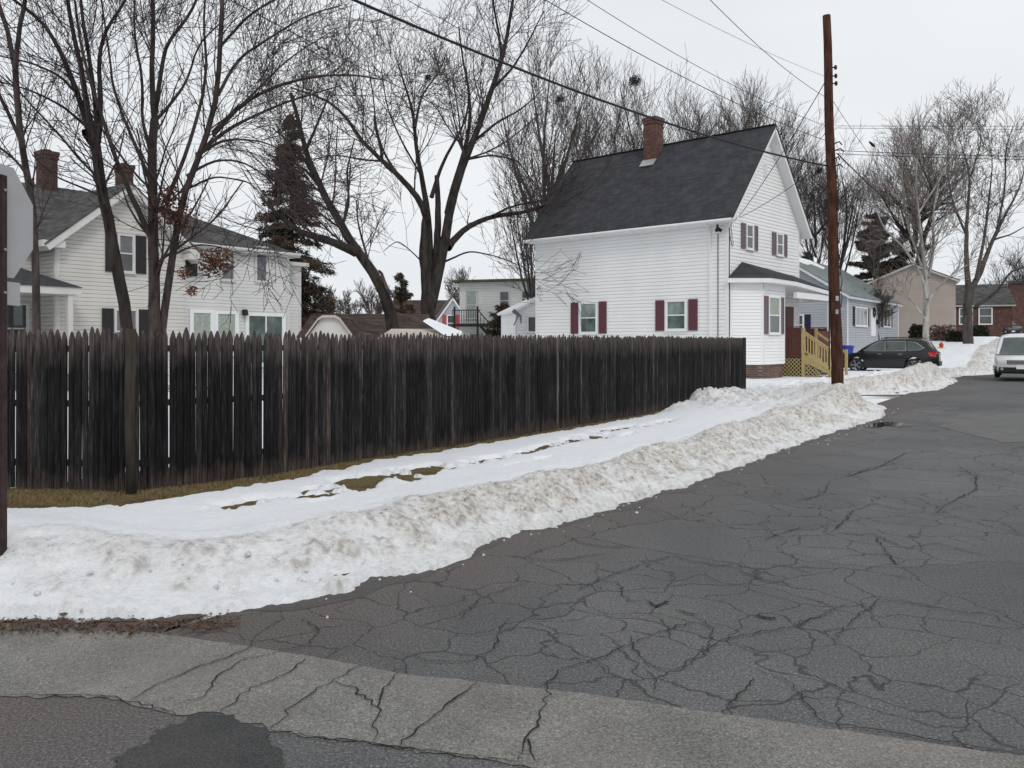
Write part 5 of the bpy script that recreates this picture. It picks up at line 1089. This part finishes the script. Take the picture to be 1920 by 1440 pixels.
# nests
def nest(px, py, Y, r, label):
    c = P(px, py, Y); pts = []; mb = MB()
    for i in range(150):
        d = norm(rng.normal(size=3))*r*rng.uniform(.4, 1)*np.array([1, 1, .75]); a = norm(rng.normal(size=3)); L = r*rng.uniform(.3, .8); q = d-a*L/2; w_ = d+a*L/2
        mb.tube([tuple(q), tuple((q+w_)/2+rng.normal(0, .02, 3)), tuple(w_)], r*.035, 3, cap=False)
    o = mb.build('nest', M['nest']); o.location = c; tag(o, label, 'nest', 'leafy nests in the bare trees')
nest(1191, 151, 54, .48, 'round dark nest high above the brick chimney'); nest(1050, 186, 50, .30, 'dark nest in the tall tree left of the chimney'); nest(1537, 320, 30, .16, 'small dark nest just left of the utility pole'); nest(1738, 464, 53, .32, 'dark nest in the fork of the white birch'); nest(804, 145, 27, .14, 'tiny nest high in the big maple')
# ------------------------------------------------------------------ utility pole and wires
Yp = 24.0; xb = (1570.5-960)/F*Yp; xt = (1549.5-960)/F*Yp; zb_ = .22; zt_ = EYE+(HZ-29)/F*Yp
up_ = empty('utility_pole', (xb, Yp, zb_), 0, 'tall leaning reddish-brown wooden utility pole standing in the snow bank', 'utility pole')
mb = MB(); n_ = 14; mb.tube([((xt-xb)*i/n_+.015*sin(i*1.1), 0, (zt_-zb_)*i/n_) for i in range(n_+1)], .17, 16, .11); mb.build('pole', M['polewood'], up_, True)
def pp(py): t = ((EYE+(HZ-py)/F*Yp)-zb_)/(zt_-zb_); return np.array([(xt-xb)*t, 0, (zt_-zb_)*t]), .17-.06*t
for py in (127, 143, 157):
    c, r = pp(py); mb = MB(); mb.tube([tuple(c+[r*.9, -.03, 0]), tuple(c+[r+.07, -.03, 0])], .018, 6); mb.tube([tuple(c+[r+.09, -.03, -.06]), tuple(c+[r+.09, -.03, -.02]), tuple(c+[r+.09, -.03, .02]), tuple(c+[r+.09, -.03, .06])], [.03, .045, .045, .03], 8); mb.build('insulator', M['black'], up_)
mb = MB()
for py, L in ((270, .2), (283, .25), (298, .12), (312, .2)): c, r = pp(py); mb.tube([tuple(c+[r*.8, -.05, 0]), tuple(c+[r+L*.5, -.08, .05]), tuple(c+[r+L, -.03, -.03])], .02, 5)
for i in range(9): py = 330+i*30; c, r = pp(py); mb.tube([tuple(c+[r*.95, -.04, .5]), tuple(c+[r+.03+.02*(i % 2), -.05, .2]), tuple(c+[r*.98, -.05, -.1])], .012, 4)
mb.build('bracket', M['black'], up_)
c, r = pp(480); mb = MB(); mb.tube([tuple(c+[-r*.85, -.06, 1.1]), tuple(c+[-r*.95, -.05, 0]), tuple(c+[-r*.97, -.05, -3.3])], .02, 6); mb.build('ground_wire_guard', M['rust'], up_)
c, r = pp(560); mb = MB(); mb.box(c[0]-.04, c[0]+.05, -r-.012, -r+.02, c[2]-.07, c[2]+.07); mb.build('pole_tag', M['metal'], up_)
c, r = pp(560); mb = MB(); mb.box(c[0]-.04, c[0]+.04, -r-.012, -r+.02, c[2]-.45, c[2]-.32); mb.build('pole_tag', M['metal'], up_)
def wire(a, b, sag, r, label, group='thin overhead wires', name='overhead_wire', cat='wire', n=30):
    a = np.array(a); b = np.array(b); pts = [tuple(a+(b-a)*t-np.array([0, 0, sag*4*t*(1-t)])-a) for t in np.linspace(0, 1, n)]
    mb = MB(); mb.tube(pts, r, 6); o = mb.build(name, M['wire'], None, True); o.location = tuple(a); return tag(o, label, cat, group)
K_ = (xb, Yp, 0)
def pole_at(py, dx=.12): c, r = pp(py); return np.array([xb+c[0]+dx, Yp, zb_+c[2]])
wire(P(250, -190, 11.0), pole_at(311, -.1), .45, .024, 'thick black cable sweeping from upper left to the utility pole', None, 'overhead_cable', 'cable', 40)
wire(P(300, -70, 13), P(1160, 330, 52), .5, .011, 'thin wire crossing in front of the left trees from the top edge')
wire(P(900, -75, 14), pole_at(264, -.1), .25, .008, 'thin wire meeting the utility pole lowest from the left')
wire(P(1010, -60, 14), pole_at(236, -.1), .25, .006, 'faint wire just above the lowest wire left of the pole')
wire(P(1130, -60, 14), pole_at(143, -.1), .1, .004, 'faintest wire high up between chimney and pole')
wire(P(1260, -75, 14), pole_at(182, -.1), .2, .007, 'steep wire from the top edge to the pole insulators')
wire(P(640, -70, 16), P(1290, 250, 62), .5, .007, 'faint wire passing over the big maple to behind the roof')
wire(pole_at(156, -.12), P(1386, 405, 32.6), .15, .013, 'service drop running from the pole down to the corner of the gable')
wire(pole_at(300, -.12), P(1386, 408, 32.6), .12, .010, 'lower service drop slanting across the gable front')
for py, y2, lb in ((236, 232, 'uppermost of the thin wires right of the pole'), (240, 241, 'second thin wire from the top right of the pole'), (282, 287, 'third wire right of the pole, slightly thicker'), (288, 293, 'lowest level wire right of the pole')):
    wire(pole_at(py, .15), P(2300, y2+3, 27), .02 if py < 260 else .12, .009 if py > 250 else .006, lb)
wire(pole_at(288, .2), P(1722, 412, 53), .25, .020, 'thick wire slanting down from the pole into the birch')
wire(pole_at(190, .12), P(1722, 400, 53), .3, .008, 'thin wire with a splice slanting down right of the pole')
c = P(1635, 270, 32); mb = MB(); mb.tube([(-.12, 0, .10), (-.05, 0, .04), (.06, 0, -.06), (.12, 0, -.11)], [.02, .05, .06, .02], 8); o = mb.build('wire_splice', M['black']); o.location = c; tag(o, 'small dark splice box hanging on the slanting wire', 'wire splice')

# ------------------------------------------------------------------ sign seen from behind
Ys = 5.57; xs_ = -3.45; sg = empty('stop_sign', (xs_, Ys, .2), radians(89), 'grey back of an octagonal road sign on a dark post at the left edge', 'road sign')
R8 = .381/cos(pi/8); zc = EYE+(HZ-412)/F*Ys-.2
mb = MB(); mb.prism([(R8*cos(pi/8+i*pi/4), 0, zc+R8*sin(pi/8+i*pi/4)) for i in range(8)], (0, .004, 0)); mb.build('octagon_plate', M['signback'], sg)
mb = MB(); mb.box(-.23, .23, 0, .004, zc-.57, zc-.41); mb.build('lower_plate', M['signback'], sg)
mb = MB(); mb.box(-.028, .028, -.036, -.004, -.35, zc+.30); mb.box(-.045, -.028, -.010, -.004, -.35, zc+.30); mb.box(.028, .045, -.010, -.004, -.35, zc+.30); mb.build('post', M['rust'], sg)
mb = MB()
for z in (zc-.2, zc+.2, zc-.49): mb.tube([(0, -.045, z), (0, .008, z)], .010, 6)
mb.build('bolt', M['metal'], sg)

# ------------------------------------------------------------------ cars
def car(label, loc, rz, paint, L=4.75, Wd=1.85, Ht=1.68, roof_rails=True, wheel='metal', plate=False, blackwin=False, lowcol='black', front_detail=True):
    e = empty('parked_car', loc, rz, label, 'car'); h = Wd/2
    wb_ = .57*L/2; wr = .35; xf = wb_-.02; xr = -wb_+.05
    belt = [(-.5, .98), (-.46, 1.02), (.10, 1.02), (.22, 1.00), (.42, .90), (.48, .82), (.5, .70)]
    def beltz(x): t = x/L; return float(np.interp(t, [b[0] for b in belt], [b[1] for b in belt]))
    def width(x): t = abs(x/L); return h*(1-.16*max(0, (t-.33)/.17)**2)
    def botz(x):
        z = .24+.10*max(0, (abs(x/L)-.42)/.08)
        for c in (xf, xr):
            d = abs(x-c); 
            if d < wr+.06: z = max(z, .36+sqrt(max(0, (wr+.06)**2-d*d)))
        return z
    st_ = np.unique(np.r_[np.linspace(-L/2, L/2, 97), xf-wr-.06, xf+wr+.06, xr-wr-.06, xr+wr+.06]); n_ = 9; rows = []
    for x in st_:
        b = botz(x); t = beltz(x); w_ = width(x); row = []
        for j in range(n_):
            f = j/(n_-1); z = b+(t-b)*f; zz = (z-.2)/.85; k = 1-.05*(1-zz)**2-.07*max(0, zz-.55)**1.5*2
            row.append((x, w_*k, z))
        rows.append(row)
    V = []; Fc = []; nr = len(rows)
    for s in (1, -1):
        b0 = len(V)
        for row in rows:
            for p in row: V.append((p[0], p[1]*s, p[2]))
        for i in range(nr-1):
            for j in range(n_-1): Fc.append([b0+i*n_+j, b0+(i+1)*n_+j, b0+(i+1)*n_+j+1, b0+i*n_+j+1])
    o2 = nr*n_
    for i in range(nr-1):
        for jj in (0, n_-1): Fc.append([i*n_+jj, (i+1)*n_+jj, o2+(i+1)*n_+jj, o2+i*n_+jj])
    for i in (0, nr-1): Fc += [[i*n_+j, i*n_+j+1, o2+i*n_+j+1, o2+i*n_+j] for j in range(n_-1)]
    mb = MB(); mb.v = V; mb.f = Fc; body = mb.build('body', M[paint], e, True)
    # cabin
    cab = [(-.475, 1.0, .0), (-.44, 1.30, .5), (-.40, 1.55, .9), (-.34, Ht-.03, 1), (-.15, Ht, 1), (.02, Ht-.02, 1), (.08, Ht-.10, .95), (.16, 1.38, .6), (.27, 1.0, 0)]
    def prof(x): return float(np.interp(x/L, [c[0] for c in cab], [c[1] for c in cab]))
    xs2 = np.linspace(-.475*L, .27*L, 60); rows = []; nj = 8
    def sidey(x, z): f = (z-1.0)/(Ht-1.0); return (width(x)*.93)*(1-.20*max(0, f)**1.3)
    for x in xs2:
        zt = prof(x); row = []
        for j in range(nj):
            f = j/(nj-1)*.9; z = .97+(zt-.97)*f; row.append((x, sidey(x, z), z))
        y_ = sidey(x, zt)*.93; row.append((x, y_-.02, zt-(zt-.97)*.035)); row.append((x, y_*.6, zt+.01)); row.append((x, 0, zt+.02)); rows.append(row)
    V = []; Fc = []; n2 = len(rows[0])
    for s in (1, -1):
        b0 = len(V)
        for row in rows:
            for p in row: V.append((p[0], p[1]*s, p[2]))
        for i in range(len(rows)-1):
            for j in range(n2-1): Fc.append([b0+i*n2+j, b0+(i+1)*n2+j, b0+(i+1)*n2+j+1, b0+i*n2+j+1])
    mb = MB(); mb.v = V; mb.f = Fc; mb.build('roof', M[paint], e, True)
    def sidepanel(poly, s, off=.008, mat='glass_car', name='side_window', trim=None):
        b_ = [(x*L, max(.0, sidey(x*L, z)+off)*s, z) for x, z in poly]; mb = MB(); mb.poly(b_); mb.prism(b_, (0, -.006*s, 0)); w_ = mb.build(name, M[mat], e)
        if trim: mb = MB(); mb.tube([(p[0], p[1]+.004*s, p[2]) for p in b_+[b_[0]]], .013, 5, cap=False); mb.build('chrome_edge', M[trim], w_)
        return w_
    for s in (1, -1):
        tr_ = 'metal' if roof_rails else None
        sidepanel([(-.005, 1.06), (.205, 1.06), (.12, 1.36), (.06, Ht-.17), (-.005, Ht-.13)], s, trim=tr_)
        sidepanel([(-.205, 1.08), (-.02, 1.06), (-.02, Ht-.13), (-.20, Ht-.14)], s, trim=tr_)
        sidepanel([(-.375, 1.22), (-.335, 1.12), (-.225, 1.09), (-.22, Ht-.15), (-.30, Ht-.20)], s, trim=tr_)
        if roof_rails: mb = MB(); mb.tube([(-.36*L, s*(h-.27), Ht-.02), (-.33*L, s*(h-.27), Ht+.05), (.0, s*(h-.27), Ht+.06), (.04*L, s*(h-.27), Ht+.0)], .02, 6); mb.build('roof_rail', M['black'], e)
        mb = MB(); mb.prism([(.20*L, s*(h-.03), 1.02), (.225*L, s*(h-.03), 1.04), (.22*L, s*(h-.03), 1.17), (.195*L, s*(h-.03), 1.17)], (0, s*.22, .01)); mb.build('wing_mirror', M[paint], e)
        for x in (-.21, -.012, .20): mb = MB(); mb.tube([(x*L, s*(width(x*L)*.978), .45), (x*L, s*(width(x*L)*.995), .7), (x*L, s*(width(x*L)*.955), .98)], .006, 4); mb.build('door_seam', M['black'], e)
        for x in (-.17, .03): mb = MB(); mb.box(x*L, x*L+.17, min(s*h*.985, s*(h*.985+.025)), max(s*h*.985, s*(h*.985+.025)), .90, .925); mb.build('door_handle', M['metal' if roof_rails else paint], e)
    mb = MB(); mb.box(-L/2+.2, L/2-.2, -h+.06, h-.06, .20, .5); mb.build('underbody', M['black'], e)
    # wheels
    for c in (xf, xr):
        for s in (1, -1):
            y0 = s*(h-.02); mb = MB(); N_ = 24; prof_ = [(0.19, wr-.10), (0.19, wr-.02), (.16, wr), (.03, wr), (0, wr-.02), (0.0, wr-.10)]
            for a in range(N_):
                for d, r in prof_: mb.v.append((c+cos(2*pi*a/N_)*r, y0-s*d, .35+sin(2*pi*a/N_)*r))
            for a in range(N_):
                for k in range(len(prof_)-1): b = len(prof_); a2 = (a+1) % N_; mb.f.append([a*b+k, a*b+k+1, a2*b+k+1, a2*b+k])
            w_ = mb.build('wheel', M['black'], e, True); mb = MB()
            for k in range(5):
                a = 2*pi*k/5; ca, sa = cos(a), sin(a); mb.prism([(c+ca*.05-sa*.03, y0-s*.03, .35+sa*.05+ca*.03), (c+ca*.05+sa*.03, y0-s*.03, .35+sa*.05-ca*.03), (c+ca*.24+sa*.045, y0-s*.01, .35+sa*.24-ca*.045), (c+ca*.24-sa*.045, y0-s*.01, .35+sa*.24+ca*.045)], (0, -s*.03, 0))
            mb.tube([(c, y0-s*.06, .35), (c, y0-s*.01, .35)], .06, 10)
            for k in range(20): a, a2 = 2*pi*k/20, 2*pi*(k+1)/20; mb.poly([(c+cos(a)*.235, y0-s*.008, .35+sin(a)*.235), (c+cos(a2)*.235, y0-s*.008, .35+sin(a2)*.235), (c+cos(a2)*.262, y0-s*.004, .35+sin(a2)*.262), (c+cos(a)*.262, y0-s*.004, .35+sin(a)*.262)])
            mb.build('rim', M[wheel], w_)
    # rear
    X0 = -L/2
    def endpatch(name, mat, x, y0, y1, z0, z1, t=.03, sgn=-1): mb = MB(); mb.box(min(x, x+sgn*t), max(x, x+sgn*t), y0, y1, z0, z1); return mb.build(name, M[mat], e)
    for s in (1, -1):
        mb = MB(); a = [(X0+.0, s*.52, .80), (X0+.0, s*.52, 1.0), (X0+.10, s*(h*.90), 1.05), (X0+.42, s*(h*.945), .99), (X0+.36, s*(h*.97), .84), (X0+.08, s*(h*.905), .79)]
        c_ = np.mean(a, 0)+np.array([-.06, s*.05, 0]); mb.v = [tuple(q) for q in a]+[tuple(c_)]
        for k in range(6): mb.f.append([k, (k+1) % 6, 6])
        mb.build('tail_light', M['taillight'], e, True)
        mb = MB(); X1 = L/2; a = [(X1-.0, s*.50, .62), (X1-.03, s*.50, .76), (X1-.30, s*(h*.93), .86), (X1-.42, s*(h*.955), .80), (X1-.12, s*(h*.89), .66)]; c_ = np.mean(a, 0)+np.array([.10, s*.05, .02]); mb.v = [tuple(q) for q in a]+[tuple(c_)]
        for k in range(5): mb.f.append([k, (k+1) % 5, 5])
        mb.build('headlight', M['headlight'], e, True)
    # windscreens
    for (x0, z0, x1, z1, nm, sgn) in ((.265*L, 1.04, .095*L, Ht-.12, 'windscreen', 1), (-.472*L, 1.06, -.41*L, 1.52, 'rear_window', -1)):
        y0, y1 = width(x0)*.82, h*.66; dx = .02*sgn; mb = MB(); nn = 8; b = 0
        for f in np.linspace(0, 1, nn):
            for g in np.linspace(-1, 1, 7): x = x0+(x1-x0)*f; z = prof(x)+.018 if nm == 'windscreen' else np.interp(f, [0, 1], [z0, z1]); x_ = x+dx; mb.v.append((x_, g*(y0+(y1-y0)*f), z+(.0 if nm == 'windscreen' else 0)-.02*g*g))
        for i in range(nn-1):
            for j in range(6): mb.f.append([i*7+j, i*7+j+1, (i+1)*7+j+1, (i+1)*7+j])
        mb.build(nm, M['glass_car'], e, True)
    endpatch('rear_bumper', lowcol, X0-.01, -h*.80, h*.80, .34, .56, .05); endpatch('license_plate', 'trim', X0-.02, -.17, .17, .72, .86, .02)
    if front_detail:
        X1 = L/2
        g_ = endpatch('grille', 'black', X1-.03, -.48, .48, .60, .76, .05, 1)
        mb = MB()
        for z in (.62, .665, .71, .75): mb.box(X1+.02, X1+.035, -.46, .46, z, z+.018)
        mb.build('grille_bar', M['metal'], g_)
        endpatch('front_bumper', lowcol, X1-.04, -h*.80, h*.80, .26, .47, .07, 1); endpatch('license_plate', 'trim', X1+.03, -.15, .15, .40, .52, .02, 1)
        for s in (1, -1): mb = MB(); mb.tube([(X1-.02, s*.66, .40), (X1+.035, s*.66, .40)], .06, 10); mb.build('fog_light', M['headlight'], e)
    return e
M['paint_black'] = plain('black_car_paint', (.005, .005, .006), .25, .1, 2, spec=.5); M['paint_white'] = plain('white_car_paint', (.72, .73, .74), .25, .03, 2, spec=.5); M['paint_dark'] = plain('dark_grey_car_paint', (.03, .033, .036), .3, .1, 2, spec=.5)
for k in ('paint_black', 'paint_white', 'paint_dark'): M[k].node_tree.nodes['Principled BSDF'].inputs['Coat Weight'].default_value = .25
M['taillight'] = plain('red_lamp_plastic', (.50, .015, .012), .2, .1, 5, spec=.6); M['headlight'] = plain('clear_lamp_plastic', (.36, .37, .39), .15, .25, 12, spec=.6)
rz = atan2(ND[1], ND[0])      # nose pointing away from the street
car('black SUV parked in the driveway with its red tail light towards the road', (P(1663, 690, 42)[0], 42, .12), rz+radians(2), 'paint_black', roof_rails=True, Ht=1.68, wheel='mosaic')
rz2 = atan2(-SD[1], -SD[0]); q = P(1905, 690, 34)
car('white SUV facing the camera at the right edge of the road', (q[0]+1.5, 34+2.1, .12), rz2+radians(2), 'paint_white', Wd=1.95, Ht=1.88)
q = P(1876, 620, 78); car('dark estate car parked far away uphill beyond the street maple', (q[0], 78, H(q[0], 78)+.12), rz2+radians(28), 'paint_dark', L=4.8, Ht=1.6)
# ------------------------------------------------------------------ small things
q = P(1765, 652, 52); hy = empty('fire_hydrant', (q[0], 52, H(q[0], 52)-.22), 0, 'small red fire hydrant with yellow cap standing in snow', 'fire hydrant')
mb = MB(); mb.tube([(0, 0, 0), (0, 0, .08), (0, 0, .1), (0, 0, .55), (0, 0, .57)], [.16, .16, .11, .11, .15], 12); mb.build('barrel', M['hydrant'], hy); mb = MB(); mb.tube([(0, 0, .57), (0, 0, .66), (0, 0, .72), (0, 0, .78)], [.14, .12, .06, .03], 12); mb.build('bonnet', M['hydrant'], hy)
mb = MB(); mb.tube([(-.2, 0, .42), (.2, 0, .42)], .06, 8); mb.tube([(0, -.2, .38), (0, 0, .38)], .075, 8); mb.build('nozzle', M['yellow'], hy)
def bin_(px, Y, z, label, mat, s=1., lid=True):
    x = (px-960)/F*Y; e = empty('wheelie_bin', (x, Y, z), .5, label, 'bin'); mb = MB(); b0, b1 = .22*s, .28*s; v = []
    for zz, r in ((0.05, b0), (.9*s, b1)): v += [(-r, -r, zz), (r, -r, zz), (r, r, zz), (-r, r, zz)]
    mb.v = v; mb.f = [[3, 2, 1, 0], [4, 5, 6, 7], [0, 1, 5, 4], [1, 2, 6, 5], [2, 3, 7, 6], [3, 0, 4, 7]]; mb.build('body', M[mat], e)
    mb = MB(); mb.box(-b1-.03, b1+.03, -b1-.05, b1+.03, .9*s+.002, .96*s); mb.box(-b1+.05, b1-.05, -b1+.04, b1-.04, .96*s, .99*s); mb.build('lid', M[mat], e)
    for s_ in (-1, 1): mb = MB(); mb.tube([(s_*b0, b1-.02, .09), (s_*(b0+.06), b1-.02, .09)], .09, 12); mb.build('wheel', M['black'], e)
bin_(1584, 46, .3, 'blue recycling bin in front of the black car by the pole', 'blue', 1.15)
